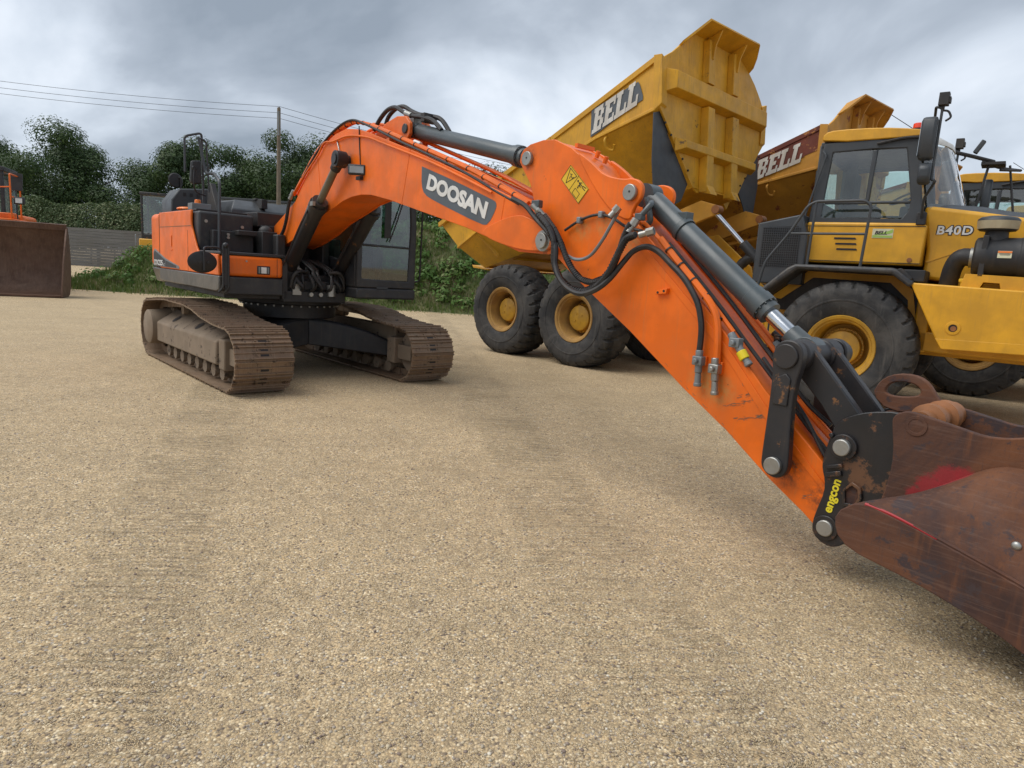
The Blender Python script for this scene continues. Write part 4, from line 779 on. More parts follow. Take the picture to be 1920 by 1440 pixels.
# decal with the maker's name
mb = MB(); mb.prism(smoothpoly([(3.925, 2.615), (3.93, 2.43), (3.99, 2.34), (4.17, 2.27), (4.95, 2.03), (5.05, 2.03), (5.15, 2.17), (5.145, 2.215), (5.10, 2.24), (4.5, 2.44)], 1, keep=(0,)), -.2585, -.2565); dcl = mb.out('name_decal', 'decal_grey', bo)
mb = MB(); an = atan2(2.068-2.381, 4.968-4.001); onside(mb, 'DOOSAN', 4.025, 2.392, 1.02, .150, -.2590, an, off=.05, sp=1.0); mb.out('lettering', 'white', dcl)
# work light on the boom
mb = MB(); R_ = Matrix.Rotation(radians(-38), 3, 'Z').to_euler(); mb.cbox((2.66, -.315, 2.665), (.07, .20, .115), R_); wlb = mb.out('work_light', 'dark_plastic', bo, .015)
mb = MB(); mb.cbox((2.692, -.341, 2.665), (.012, .165, .08), R_); mb.out('lens', 'lens', wlb)
mb = MB(); mb.cbox((2.686, -.336, 2.665), (.006, .155, .07), R_); mb.out('reflector', 'zinc', wlb)
mb = MB(); mb.box(2.60, 2.70, -.30, -.257, 2.56, 2.60); mb.tube([(2.63, -.26, 2.73), (2.60, -.262, 2.95), (2.58, -.262, 3.16)], .007, 5); mb.out('cable', 'hose', wlb)
# boom cylinders
def cylinder(name, p0, p1, rod0, rb_, rr, y, par, mat='black_steel', rodmat='rod_dull', eye=.085, head=1.18):
    """p0 barrel end pin, p1 rod end pin, rod0 fraction where the barrel ends (x,z) at lateral y"""
    a = V(p0[0], y, p0[1]); b_ = V(p1[0], y, p1[1]); d = (b_-a); Lh = d.length; d.normalize(); g = a+d*Lh*rod0
    mb = MB(); mb.cyl(a+V(0, -.06, 0), a+V(0, .06, 0), eye, None, 24); mb.lathe([(.03, rb_*.8), (.08, rb_), (Lh*rod0-.16, rb_), (Lh*rod0-.155, rb_*1.06), (Lh*rod0-.10, rb_*1.06), (Lh*rod0-.098, rb_*head), (Lh*rod0-.03, rb_*head), (Lh*rod0-.028, rb_*.98), (Lh*rod0+.02, rb_*.98), (Lh*rod0+.02, rr)], a, d, 32)
    n_ = d.orthogonal().normalized(); m2 = d.cross(n_)
    for i in range(12): an_ = 2*pi*i/12; q = a+d*(Lh*rod0-.03)+(n_*cos(an_)+m2*sin(an_))*rb_*1.06; mb.cyl(q, q+d*.010, .007, None, 6)
    o = mb.out(name, mat, par, 0, 30)
    mb = MB(); mb.cyl(a+d*(Lh*rod0), b_-d*eye*.6, rr, None, 24); mb.out('rod', rodmat, o)
    mb = MB(); mb.cyl(b_+V(0, -.065, 0), b_+V(0, .065, 0), eye, None, 24); mb.cyl(b_-d*.16, b_-d*.04, rr*1.35, rr*1.5, 20); mb.out('rod_eye', mat, o, .004)
    return o
for s in (-1, 1):
    o = cylinder('boom_cylinder', (.70, 1.36), (2.33, 2.80), .68, .098, .045, s*.37, ex, eye=.095)
    mb = MB(); mb.tube([(1.62, s*.37-.06, 2.30), (1.66, s*.37-.13, 2.16), (1.50, s*.37-.14, 2.0), (.95, s*.37-.13, 1.50)], .014, 6); mb.out('oil_pipe', 'black_steel', o)
    mb = MB(); mb.box(1.80, 1.88, s*.37-.125, s*.37-.09, 2.28, 2.33); mb.out('clamp', 'zinc', o)
mb = MB(); mb.cyl((2.33, -.45, 2.80), (2.33, .45, 2.80), .06, None, 20); mb.out('boom_pin', 'black_steel', bo)
ac = cylinder('arm_cylinder', (3.385, 3.06), (5.455, 2.565), .865, .078, .055, 0, ex, 'cyl_grey', 'chrome', .08, 1.22)
# ---- arm
AO = [(5.356, 2.608), (5.386, 2.648), (5.47, 2.682), (5.624, 2.70), (5.76, 2.69), (5.95, 2.61), (6.12, 2.50), (6.25, 2.36), (6.45, 2.20), (6.63, 2.06), (6.828, 1.89), (7.405, 1.39), (7.563, 1.235), (7.775, 1.02), (7.95, .86), (8.10, .735), (8.235, .62), (8.30, .50), (8.34, .36), (8.33, .27), (8.24, .235), (8.191, .28), (8.114, .335), (7.875, .48), (7.563, .702), (7.2, .921), (6.701, 1.253), (6.324, 1.478), (6.08, 1.628), (5.911, 1.748), (5.80, 1.80), (5.70, 1.86), (5.60, 2.05), (5.547, 2.25), (5.50, 2.36), (5.40, 2.48), (5.345, 2.55)]
mb = MB(); mb.prism(inset(AO, .012), -.165, .165); am = mb.out('arm', 'orange_arm', ex, .004, 25)
for s in (-1, 1):
    mb = MB(); mb.prism(AO, s*.166, s*.190); mb.out('side_plate', 'orange_arm', am, .005, 25)
    mb = MB(); mb.prism(smoothpoly([(5.98, 2.60), (6.18, 2.49), (6.32, 2.38), (6.50, 2.335), (6.62, 2.34), (6.70, 2.29), (6.70, 2.20), (6.63, 2.13), (6.61, 2.02), (6.35, 2.15)], 2), s*.165, s*.2); mb.out('cylinder_lug', 'orange_arm', am, .008)
    for x, z, y0, y1, r_ in ((5.46, 2.565, .19, .222, .058), (6.605, 2.235, .2, .232, .058), (7.965, .60, .19, .34, .05)): mb = MB(); mb.cyl((x, s*y0, z), (x, s*y1, z), r_, None, 24); mb.out('pin', 'zinc', am, .005)
    mb = MB(); mb.cyl((5.465, s*.2225, 2.57), (5.465, s*.2245, 2.57), .008, None, 8).cyl((6.61, s*.2325, 2.24), (6.61, s*.2345, 2.24), .008, None, 8).cyl((7.97, s*.3405, .605), (7.97, s*.343, .605), .007, None, 8); mb.out('pin_hole', 'black', am)
# crease plate running down the arm flank
mb = MB(); mb.prism([(6.66, 1.945), (7.40, 1.33), (7.55, 1.19), (7.84, .88), (8.26, .50), (8.24, .475), (7.80, .85), (7.52, 1.15), (7.37, 1.29), (6.64, 1.91)], -.1965, -.1895); mb.out('flank_strip', 'orange_arm', am, .002)
mb = MB(); mb.box(5.9, 5.93, -.1, .1, 2.63, 2.66); 
for k in range(2): mb.cyl((6.02+.09*k, .03, 2.56-.05*k), (6.04+.09*k, .03, 2.61-.05*k), .018, None, 8)
mb.out('grease_fittings', 'orange_arm', am)
# warning sticker
wc = V(6.02, -.1915, 2.33); a1 = Vector((.5, 0, -.5)).normalized()
mb = MB(); q4 = [(5.965, 2.478), (5.868, 2.375), (6.078, 2.178), (6.178, 2.285)]; mb.prism(q4, -.1935, -.1905); st = mb.out('warning_sticker', 'sticker_yellow', am)
def lerp2(u, v): 
    a, b_, c_, d_ = [Vector(p) for p in q4]; p = (a*(1-u)+b_*u)*(1-v)+(d_*(1-u)+c_*u)*v; return (p.x, p.y)
def quadpoly(mb, pts, y0=-.1955, y1=-.1936): mb.prism([lerp2(*p) for p in pts], y0, y1)
def strip(mb, p, q, w=.035):
    d = Vector((q[0]-p[0], (q[1]-p[1])*2)); d.normalize(); n_ = Vector((-d.y, d.x))*w; n_ = Vector((n_.x, n_.y/2)); quadpoly(mb, [(p[0]+n_.x, p[1]+n_.y), (p[0]-n_.x, p[1]-n_.y), (q[0]-n_.x, q[1]-n_.y), (q[0]+n_.x, q[1]+n_.y)])
mb = MB()
for p, q in (((.02, .01), (.98, .01)), ((.02, .99), (.98, .99)), ((.02, .01), (.02, .99)), ((.98, .01), (.98, .99)), ((0, .46), (1, .46))): strip(mb, p, q, .009)
# upper field: triangle with a falling figure, lower field: machine and person with an arrow
for p, q in (((.12, .06), (.88, .22)), ((.88, .22), (.12, .41)), ((.12, .41), (.12, .06))): strip(mb, p, q, .015)
for p, q in (((.30, .17), (.42, .30)), ((.42, .30), (.30, .34)), ((.42, .22), (.55, .24)), ((.25, .24), (.36, .20))): strip(mb, p, q, .015)
for p, q in (((.60, .60), (.60, .84)), ((.92, .60), (.92, .84)), ((.60, .60), (.92, .60)), ((.60, .84), (.92, .84)), ((.50, .66), (.30, .66)), ((.38, .63), (.30, .66)), ((.38, .69), (.30, .66)), ((.44, .63), (.51, .66)), ((.44, .69), (.51, .66))): strip(mb, p, q, .010)
for p, q in (((.22, .60), (.22, .78)), ((.18, .78), (.10, .92)), ((.26, .78), (.24, .93)), ((.22, .62), (.10, .70)), ((.24, .62), (.34, .74))): strip(mb, p, q, .02)
quadpoly(mb, [(.22+.06*cos(t_*pi/4), .545+.03*sin(t_*pi/4)) for t_ in range(8)])
mb.out('pictogram', 'black', st)
mb = MB(); mb.prism([(6.915, 1.535), (6.925, 1.562), (7.012, 1.582), (7.005, 1.545)], -.225, -.189); q = mb.out('bracket', 'orange_arm', am, .003); mb = MB(); mb.cyl((6.938, -.2265, 1.549), (6.938, -.2255, 1.549), .009, None, 10).cyl((6.988, -.2265, 1.562), (6.988, -.2255, 1.562), .009, None, 10); mb.out('bracket_holes', 'black', q)
# scratches
mb = MB()
r = random.Random(8)
def scratch(x, z, ln, an_, n):
    for k in range(n):
        dx_ = r.uniform(0, ln); px, pz = x+dx_*cos(an_)+r.uniform(-.012, .012), z+dx_*sin(an_)+r.uniform(-.012, .012); l_ = r.uniform(.006, .035); w_ = r.uniform(.001, .0028); c_, s_ = cos(an_), sin(an_)
        mb.prism([(px, pz), (px+l_*c_, pz+l_*s_), (px+l_*c_-w_*s_, pz+l_*s_+w_*c_), (px-w_*s_, pz+w_*c_)], -.1912, -.1903)
scratch(7.52, .86, .24, .35, 34); scratch(7.58, .78, .24, .30, 40); scratch(7.60, .92, .12, .5, 16); scratch(8.08, .42, .05, .3, 9); scratch(7.62, 1.05, .25, -.85, 26); scratch(7.9, .70, .2, -.7, 20); scratch(7.0, 1.10, .9, -.62, 14)
mb.out('scratches', 'rod_dull', am)
# bucket cylinder
bc = cylinder('bucket_cylinder', (6.605, 2.235), (7.93, 1.265), .78, .078, .048, 0, ex, 'cyl_grey', 'chrome', .085, 1.16)
mb = MB(); mb.lathe([(0, .083), (.0, .088), (.04, .088), (.04, .083)], (6.92, 0, 2.005), V(1.325, 0, -.97), 28); mb.box(6.90, 6.98, -.04, .04, 2.06, 2.11); mb.out('cylinder_clamp', 'cyl_grey', bc, .003); mb = MB(); mb.tube([(6.66, -.10, 2.20), (6.72, -.13, 2.12), (6.73, -.12, 2.04), (6.68, -.12, 2.02)], .022, 8); mb.out('oil_pipe', 'cyl_grey', bc)
# ---- linkage
for s in (-1, 1):
    mb = MB(); mb.prism(smoothpoly([(7.985, 1.345), (7.90, 1.33), (7.865, 1.25), (7.885, 1.14), (7.885, .90), (7.880, .64), (7.885, .57), (7.945, .525), (8.01, .53), (8.048, .585), (8.045, .66), (8.025, .9), (8.025, 1.08), (8.05, 1.20), (8.05, 1.30)], 2), s*.255, s*.315); o = mb.out('side_link', 'black_steel', ex, .008)
    mb = MB(); mb.cyl((7.955, s*.315, 1.245), (7.955, s*.332, 1.245), .072, None, 24); mb.prism([(7.91, .96), (8.0, .96), (8.0, 1.12), (7.97, 1.15), (7.92, 1.12)], s*.315, s*.326) ; mb.out('link_boss', 'black_steel', o, .006)
    mb = MB(); mb.cyl((7.965, s*.316, .60), (7.965, s*.344, .60), .052, None, 24); mb.out('pin_cap', 'zinc', o, .005)
    mb = MB(); mb.prism([(7.90, 1.30), (7.98, 1.335), (8.05, 1.28), (8.38, .93), (8.385, .80), (8.33, .755), (8.27, .80), (8.12, .985), (7.97, 1.13), (7.88, 1.20)], s*.14-.03, s*.14+.03); mb.out('push_link', 'black_steel', ex, .008)
mb = MB(); mb.lathe([(-.25, .07), (-.22, .095), (-.10, .095), (-.09, .08), (.09, .08), (.10, .095), (.22, .095), (.25, .07)], (7.955, 0, 1.245), (0, 1, 0), 28, close=True); mb.cbox((8.10, 0, 1.07), (.10, .26, .05), Matrix.Rotation(radians(47), 3, 'Y').to_euler()); mb.cyl((7.955, .31, 1.245), (7.955, .40, 1.245), .075, .075, 20); mb.out('link_cross_tube', 'black_steel', ex, .006)
# ---- quick coupler
CO = smoothpoly([(8.192, .312), (8.20, .242), (8.274, .195), (8.342, .205), (8.404, .262), (8.46, .36), (8.54, .517), (8.60, .665), (8.60, .86), (8.60, 1.00), (8.549, 1.032), (8.40, 1.0), (8.326, .968), (8.268, .929), (8.232, .868), (8.213, .766), (8.20, .69), (8.205, .629), (8.227, .573), (8.234, .501), (8.21, .40)], 1)
cp = None
for s in (-1, 1):
    mb = MB(); mb.prism(CO, s*.195, s*.225); o = mb.out('coupler_plate', 'coupler_black', ex if cp is None else cp, .005)
    if cp is None: cp = o
mb = MB(); mb.box(8.38, 8.58, -.195, .195, .42, .95); mb.cyl((8.31, -.2, .785), (8.31, .2, .785), .075, None, 20); mb.cyl((8.272, -.2, .30), (8.272, .2, .30), .075, None, 20); mb.out('coupler_body', 'coupler_black', cp, .01)
for x, z, l_ in ((8.31, .785, .05), (8.272, .30, .022)):
    mb = MB(); mb.cyl((x, -.226, z), (x, -.226-l_*.5, z), .072, None, 28); mb.out('pin_collar', 'coupler_black', cp, .004); mb = MB(); mb.cyl((x, -.22, z), (x, -.228-l_, z), .047, None, 28); mb.out('coupler_pin', 'zinc', cp, .006)
mb = MB(); mb.cbox((8.275, -.235, .665), (.09, .02, .022), Matrix.Rotation(-.35, 3, 'Y').to_euler()); mb.out('lock_tab', 'coupler_black', cp, .004); mb = MB(); mb.cbox((8.275, -.235, .62), (.09, .02, .03), Matrix.Rotation(-.35, 3, 'Y').to_euler()); mb.out('lock_tab', 'coupler_black', cp, .004); mb = MB(); mb.cyl((8.235, -.226, .835), (8.235, -.245, .835), .014, None, 8); mb.out('bolt', 'coupler_black', cp, .004)
mb = MB(); hx = [(8.352, .548), (8.385, .585), (8.415, .570), (8.425, .53), (8.41, .485), (8.362, .478)]; mb.ringprism([(8.34, .552), (8.382, .605), (8.43, .585), (8.445, .53), (8.425, .465), (8.348, .46)], hx, -.245, -.226); mb.out('hook_rim', 'coupler_black', cp, .003)
mb = MB(); mb.prism(hx, -.2275, -.2258); mb.out('hook_hole', 'bucket_rust', cp)
mb = MB(); A_ = V(8.308, -.2265, .388); B_ = V(8.336, -.2265, .588); X_ = (B_-A_); text_bm(mb, 'engcon', A_, X_, V(-X_.z, 0, X_.x), X_.length, .052, off=.03, depth=.002); mb.out('lettering', 'engcon_yellow', cp)
# ---- bucket
add_spray('bucket_rust', [(8.76, -.28, .70, .15), (8.83, -.30, .76, .16), (8.90, -.30, .79, .11), (8.70, -.28, .64, .10)], (.27, .016, .020))
Yc = -.60
ch = [(8.478, .468), (8.495, .425), (8.54, .385), (8.61, .36), (8.753, .336), (8.889, .312), (9.103, .255), (9.25, .20), (9.5, .09), (9.74, 0.02), (9.95, .03), (9.88, .16), (9.62, .33), (9.252, .456), (9.069, .508), (8.882, .558), (8.766, .586), (8.618, .619), (8.55, .605), (8.492, .555), (8.472, .51)]
bk = None
rows = []
prof0 = [(8.500, .575), (8.618, .621), (8.766, .588), (8.882, .560), (9.069, .510), (9.252, .458), (9.62, .335), (9.88, .165), (9.98, .02)]
prof1 = [(8.60, .625), (8.70, .665), (8.80, .680), (8.93, .685), (9.10, .650), (9.30, .585), (9.66, .42), (9.93, .22), (10.03, .02)]
prof2 = [(8.70, .655), (8.80, .700), (8.90, .770), (9.0, .83), (9.13, .82), (9.33, .745), (9.70, .52), (9.98, .27), (10.08, .02)]
prof3 = [(8.78, .690), (8.88, .775), (8.97, .850), (9.07, .905), (9.20, .90), (9.38, .82), (9.74, .57), (10.02, .30), (10.12, .02)]
pr = [(-.60, prof0), (-.53, prof1), (-.42, prof2), (-.30, prof3), (0, prof3), (.30, prof3), (.42, prof2), (.53, prof1), (.60, prof0)]
mb = MB(); mb.grid([[(x, y, z) for x, z in p] for y, p in pr]); bk = mb.out('bucket', 'bucket_rust', ex, 0, 60); bk.modifiers.new('sub', 'SUBSURF').levels = 2; bk.modifiers['sub'].render_levels = 2; md = bk.modifiers.new('thick', 'SOLIDIFY'); md.thickness = .02; md.offset = -1
for s in (-1, 1):
    mb = MB(); mb.prism(ch, s*.60, s*.628); mb.out('cheek_plate', 'bucket_rust', bk, .005)
    mb = MB(); mb.tube([(x, s*.616, z+.004) for x, z in prof0[1:]], .009, 6); mb.out('weld_bead', 'bucket_rust', bk)
    if s < 0: mb = MB(); mb.tube([(8.60, -.6195, .616), (8.70, -.620, .606), (8.80, -.620, .584), (8.92, -.620, .551)], .010, 6, rfun=lambda i: .010-.0003*i); mb.out('red_overspray', 'red_paint', bk)
    ear = smoothpoly([(8.546, .976), (8.548, 1.012), (8.576, 1.04), (8.62, 1.052), (8.676, 1.045), (8.86, 1.013), (8.948, .997), (9.028, 1.004), (9.12, 1.03), (9.4, 1.0), (9.5, .84), (9.2, .80), (8.95, .72), (8.762, .63), (8.645, .58), (8.542, .52), (8.574, .682), (8.575, .828)], 1)
    mb = MB(); mb.prism(ear, s*.245, s*.285); mb.out('hanger_plate', 'bucket_rust', bk, .006)
    mb = MB(); mb.lathe([(0, .052), (s*.004, .050), (s*.004, .036), (s*.002, .034), (s*.005, .016), (s*.005, 0)], (8.66, s*.286, .985), (0, 1, 0), 24); mb.out('pin_boss', 'bucket_rust', bk)
mb = MB(); mb.lathe([(-.245, .055), (-.15, .055), (-.14, .085), (-.08, .085), (-.07, .06), (.05, .06), (.06, .088), (.13, .088), (.14, .07), (.245, .07)], (8.66, 0, 1.0), (0, 1, 0), 28, close=True); mb.out('hinge_tube', 'orange_rust', bk)
mb = MB(); eo = smoothpoly([(8.30, 1.06), (8.33, 1.14), (8.38, 1.185), (8.45, 1.205), (8.53, 1.20), (8.585, 1.165), (8.63, 1.10), (8.68, 1.05), (8.60, 1.0), (8.40, .98)], 1); ei = smoothpoly([(8.365, 1.085), (8.375, 1.125), (8.41, 1.150), (8.45, 1.158), (8.50, 1.155), (8.535, 1.14), (8.55, 1.11), (8.53, 1.09), (8.47, 1.075), (8.40, 1.07)], 1); mb.ringprism(eo, ei, .06, .10); mb.out('lifting_eye', 'bucket_rust', bk, .012)
mb = MB(); mb.box(8.40, 8.66, -.20, .22, .955, .985); mb.out('top_plate', 'bucket_rust', bk, .006)
# stamped ring and bolt head on the cheek shoulder
mb = MB(); mb.lathe([(0, .0), (.006, .03), (.004, .035), (.004, .05), (.010, .055), (.009, .065), (0, .07)], (8.96, -.50, .672), V(.12, -.75, .62), 28); mb.out('stamped_ring', 'bucket_brown', bk); mb = MB(); mb.sphere((9.19, -.54, .60), .02, 2, (1, .6, 1)); mb.out('bolt_head', 'zinc', bk)
mb = MB(); mb.box(9.93, 10.02, -.64, .64, 0.0, .03); mb.out('cutting_edge', 'bucket_brown', bk, .005)
# ---- pipes and hoses
def pipe(name, pts, y, r_, mat, par, clamps=None, seg=8):
    P = [(x, y if not isinstance(y, (list, tuple)) else y[i], z) for i, (x, z) in enumerate(pts)]
    mb = MB(); mb.tube(P, r_, seg); o = mb.out(name, mat, par)
    return o
PB = [(.632, 2.50), (.924, 2.71), (1.308, 2.971), (1.668, 3.125), (2.006, 3.21), (2.325, 3.24), (2.586, 3.20), (2.96, 3.095), (3.457, 2.935), (3.976, 2.765), (4.646, 2.545), (5.134, 2.36), (5.52, 2.20)]
def off(P, d): return [(x, z+d) for x, z in P]
pipe('steel_pipe', PB, -.215, .021, 'orange', bo); pipe('steel_pipe', off(PB, .005), -.165, .016, 'orange', bo); pipe('steel_pipe', off(PB, .01), .13, .021, 'orange', bo); pipe('steel_pipe', off(PB, .0), .19, .021, 'orange', bo); pipe('steel_pipe', off(PB[5:], .03), .05, .016, 'orange', bo)
pipe('steel_pipe', [(.753, 2.49), (1.099, 2.70), (1.52, 2.93), (1.70, 3.06), (1.95, 3.055), (2.343, 3.075), (2.812, 3.01), (3.173, 2.91), (4.058, 2.655), (4.663, 2.455), (5.1, 2.30)], -.278, .012, 'orange', bo)
pipe('hydraulic_hose', [(1.0, 2.70), (1.5, 3.02), (1.95, 3.20), (2.35, 3.255), (2.75, 3.15), (3.457, 2.905), (3.976, 2.735), (4.646, 2.505), (5.134, 2.31), (5.45, 2.19)], -.248, .013, 'hose', bo)
mb = MB()
for k in range(2, 13):
    for fr_ in (0, .5):
        a, b_ = PB[k-1], PB[k]; x, z = a[0]*(1-fr_)+b_[0]*fr_, a[1]*(1-fr_)+b_[1]*fr_; d = Vector((b_[0]-a[0], 0, b_[1]-a[1])).normalized(); mb.lathe([(-.006, .0235), (.006, .0235)], V(x, -.215, z), d, 12); mb.cyl(V(x, -.215, z)-d*.006, V(x, -.215, z)+d*.006, .0245, None, 12)
mb.out('pipe_clips', 'hose', bo)
for x, z in ((3.2, 2.99), (4.3, 2.63), (2.2, 3.19)):
    mb = MB(); mb.box(x-.03, x+.03, -.24, .22, z-.06, z-.02); mb.out('pipe_bracket', 'orange', bo, .004)
# hoses hanging from the boom foot and the hump of hoses over the boom top
pipe('hydraulic_hose', [(-.45, 2.13), (-.28, 2.13), (-.12, 2.02), (.05, 1.93), (.22, 1.905), (.42, 1.96), (.56, 2.12), (.66, 2.36), (.72, 2.48)], -.30, .024, 'hose', bo)
mb = MB(); mb.cyl((.70, -.30, 2.43), (.77, -.28, 2.54), .028, .024, 12); mb.out('hose_coupling', 'zinc', bo)
for k, (y, dz) in enumerate(((-.04, 0), (.06, .03))):
    pipe('hydraulic_hose', [(2.52+.06*k, 3.16), (2.66, 3.27+dz), (2.83, 3.345+dz), (3.0, 3.345+dz), (3.18, 3.27+dz), (3.34, 3.215+dz), (3.56, 3.17+dz), (3.76, 3.11+dz), (3.92, 3.0)], y, .024, 'hose', ac)
mb = MB(); mb.cyl((3.22, -.04, 3.255), (3.34, -.04, 3.215), .032, None, 12); mb.box(3.33, 3.40, -.05, .05, 3.12, 3.19); mb.cyl((3.36, 0, 3.1), (3.36, 0, 3.22), .03, None, 10); mb.out('hose_coupling', 'zinc', ac)
mb = MB(); mb.box(3.55, 3.62, -.06, .10, 3.12, 3.21); mb.out('hose_clamp', 'chassis_black', ac, .004)
# white tapes on the pipes
mb = MB(); mb.cyl((3.62, -.165, 2.90), (3.74, -.165, 2.862), .020, None, 12); mb.out('white_tape', 'white', bo)
# big hoses from boom to arm
H1 = [(5.40, 2.235), (5.58, 2.17), (5.732, 2.063), (5.91, 1.95), (6.022, 1.841), (6.046, 1.705), (6.126, 1.60), (6.248, 1.525), (6.38, 1.50), (6.50, 1.54), (6.593, 1.621), (6.677, 1.749), (6.733, 1.824), (6.823, 1.856), (6.918, 1.827), (7.03, 1.747), (7.157, 1.647), (7.263, 1.517), (7.308, 1.406), (7.325, 1.304), (7.325, 1.165)]
y1 = [-.29, -.30, -.31, -.33, -.35, -.36, -.38, -.39, -.39, -.37, -.34, -.30, -.27, -.25, -.24, -.235, -.235, -.235, -.235, -.235, -.235]
pipe('hydraulic_hose', H1, y1, .021, 'hose', am)
H1b = [(5.80, 2.09), (5.93, 1.99), (6.0, 1.88), (6.02, 1.72), (6.10, 1.60), (6.22, 1.53), (6.37, 1.52), (6.49, 1.57), (6.59, 1.67), (6.66, 1.80), (6.72, 1.90), (6.80, 1.93)]
pipe('hydraulic_hose', H1b, -.35, .024, 'hose', am)
H2 = [(5.83, 2.08), (5.95, 1.98), (6.04, 1.87), (6.11, 1.76), (6.19, 1.67), (6.285, 1.605), (6.40, 1.587), (6.51, 1.625), (6.59, 1.71), (6.635, 1.82), (6.67, 1.93), (6.715, 2.01)]
pipe('hydraulic_hose', H2, -.31, .022, 'hose', am)
pipe('hydraulic_hose', [(5.816, 2.053), (5.911, 1.928), (6.001, 1.832), (6.107, 1.765), (6.222, 1.754), (6.327, 1.796), (6.422, 1.901), (6.481, 1.99), (6.552, 2.102)], -.26, .013, 'galv', am)
pipe('hydraulic_hose', [(5.976, 1.977), (6.114, 2.043), (6.241, 2.08), (6.357, 2.086), (6.473, 2.056), (6.597, 1.997), (6.746, 1.965)], -.215, .011, 'hose', am)
mb = MB()
for P, y, rr in ((H1b, -.35, .0262), (H2, -.31, .0242)):
    for i in range(len(P)-1):
        for k in range(6):
            a = V(P[i][0], y, P[i][1]); b_ = V(P[i+1][0], y, P[i+1][1]); p = a.lerp(b_, k/6); d = (b_-a).normalized(); mb.cyl(p-d*.0022, p+d*.0022, rr, None, 10, cap=True)
mb.out('hose_spring_guard', 'hose', am)
for p in ((6.13, 2.05), (6.35, 2.088), (6.62, 1.985)):
    mb = MB(); mb.cbox((p[0], -.215, p[1]), (.04, .045, .05)); mb.out('hose_clamp', 'galv', am, .008)
for (a, b_) in (((5.68, 2.17), (5.76, 2.10)), ((5.76, 2.13), (5.84, 2.05)), ((6.70, 1.95), (6.74, 2.04)), ((6.80, 1.93), (6.90, 1.96)), ((6.52, 2.06), (6.57, 2.13))):
    mb = MB(); mb.cyl((a[0], -.31, a[1]), (b_[0], -.28, b_[1]), .023, .019, 12); mb.cyl((a[0]+.5*(b_[0]-a[0]), -.295, a[1]+.5*(b_[1]-a[1])), (b_[0], -.28, b_[1]), .029, None, 6); mb.out('hose_coupling', 'zinc', am)
mb = MB(); mb.cbox((5.70, -.28, 2.18), (.09, .05, .06)); mb.cbox((6.73, -.235, 2.06), (.06, .05, .05)); mb.tube([(6.73, -.235, 2.06), (6.78, -.2, 2.14), (6.72, -.12, 2.17), (6.64, -.08, 2.14)], .022, 8); mb.out('pipe_elbow', 'cyl_grey', am, .006)
# arm pipes
PA = [(6.90, 1.915), (7.032, 1.79), (7.252, 1.60), (7.37, 1.49), (7.42, 1.40), (7.445, 1.27), (7.455, 1.13)]
pipe('steel_pipe', PA, [-.20, -.20, -.205, -.215, -.22, -.222, -.222], .024, 'orange_arm', am)
PA2 = [(6.56, 2.12), (6.80, 1.97), (7.25, 1.585), (7.42, 1.43), (7.52, 1.335)]
pipe('steel_pipe', PA2, -.172, .015, 'orange_arm', am); pipe('steel_pipe', [(6.7, 2.06), (7.25, 1.60), (7.75, 1.155)], .10, .018, 'orange_arm', am); pipe('steel_pipe', [(6.7, 2.07), (7.25, 1.61), (7.62, 1.28)], .155, .018, 'orange_arm', am); pipe('hydraulic_hose', [(6.9, 1.9), (7.3, 1.55), (7.6, 1.26), (7.8, 1.07), (7.95, .93), (8.10, .83)], .06, .014, 'hose', am); pipe('hydraulic_hose', [(6.9, 1.89), (7.3, 1.54), (7.6, 1.25), (7.83, 1.03), (8.02, .84), (8.2, .68)], -.10, .013, 'hose', am); pipe('hydraulic_hose', [(7.72, 1.20), (7.86, 1.06), (8.02, .90), (8.15, .72), (8.24, .60), (8.235, .48)], -.14, .012, 'hose', am)
pipe('steel_pipe', [(7.95, .90), (8.08, .78), (8.2, .69)], -.06, .016, 'orange_arm', am); pipe('steel_pipe', [(7.9, .95), (8.05, .82), (8.22, .69)], .03, .016, 'orange_arm', am)
mb = MB()
for k in range(5):
    x = 6.98+.11*k; z = float(np.interp(x, [p[0] for p in PA[:5]], [p[1] for p in PA[:5]])); d = V(.76, 0, -.65); mb = MB(); mb.cyl(V(x, -.202, z)-d*.005, V(x, -.202, z)+d*.005, .029, None, 12); mb.out('pipe_clip', 'hose', am)
# valves at the pipe ends
def valve(c, d, y, mats, nm='valve'):
    mb = MB(); a = V(c[0], y, c[1]); dv = V(d[0], 0, d[1]).normalized(); mb.cbox(a, (.07, .06, .06)); mb.cyl(a-dv*.07, a-dv*.02, .026, None, 8); mb.cyl(a, a+dv*.08, .024, None, 16); mb.cyl(a+dv*.08, a+dv*.15, .020, .022, 16); mb.cyl(a+dv*.145, a+dv*.17, .026, None, 16); mb.cyl(a+V(0, -.03, 0), a+V(0, -.055, 0), .018, None, 10); return mb.out(nm, mats, am, .006)
valve((7.455, 1.095), (.10, -1), -.235, 'zinc'); valve((7.33, 1.13), (.05, -1), -.235, 'galv')
o = valve((7.56, 1.275), (.5, -.6), -.20, 'galv'); mb = MB(); mb.cyl((7.60, -.2, 1.225), (7.635, -.2, 1.18), .032, None, 14); mb.out('valve_cap', 'cap_yellow', o, .004)
valve((7.70, 1.235), (.7, -.6), .12, 'galv'); valve((7.66, 1.30), (.7, -.6), .17, 'black_steel')
mb = MB(); mb.box(7.325-.03, 7.325+.045, -.215, -.19, 1.10, 1.16); mb.box(7.44, 7.49, -.215, -.19, 1.06, 1.14); mb.out('valve_bracket', 'orange_arm', am, .003)
# boom mounted chain link and small wires
mb = MB(); mb.tube([(2.02, -.262, 3.07), (2.08, -.27, 2.98), (2.12, -.27, 2.90)], .008, 6); mb.out('short_chain', 'zinc', bo)
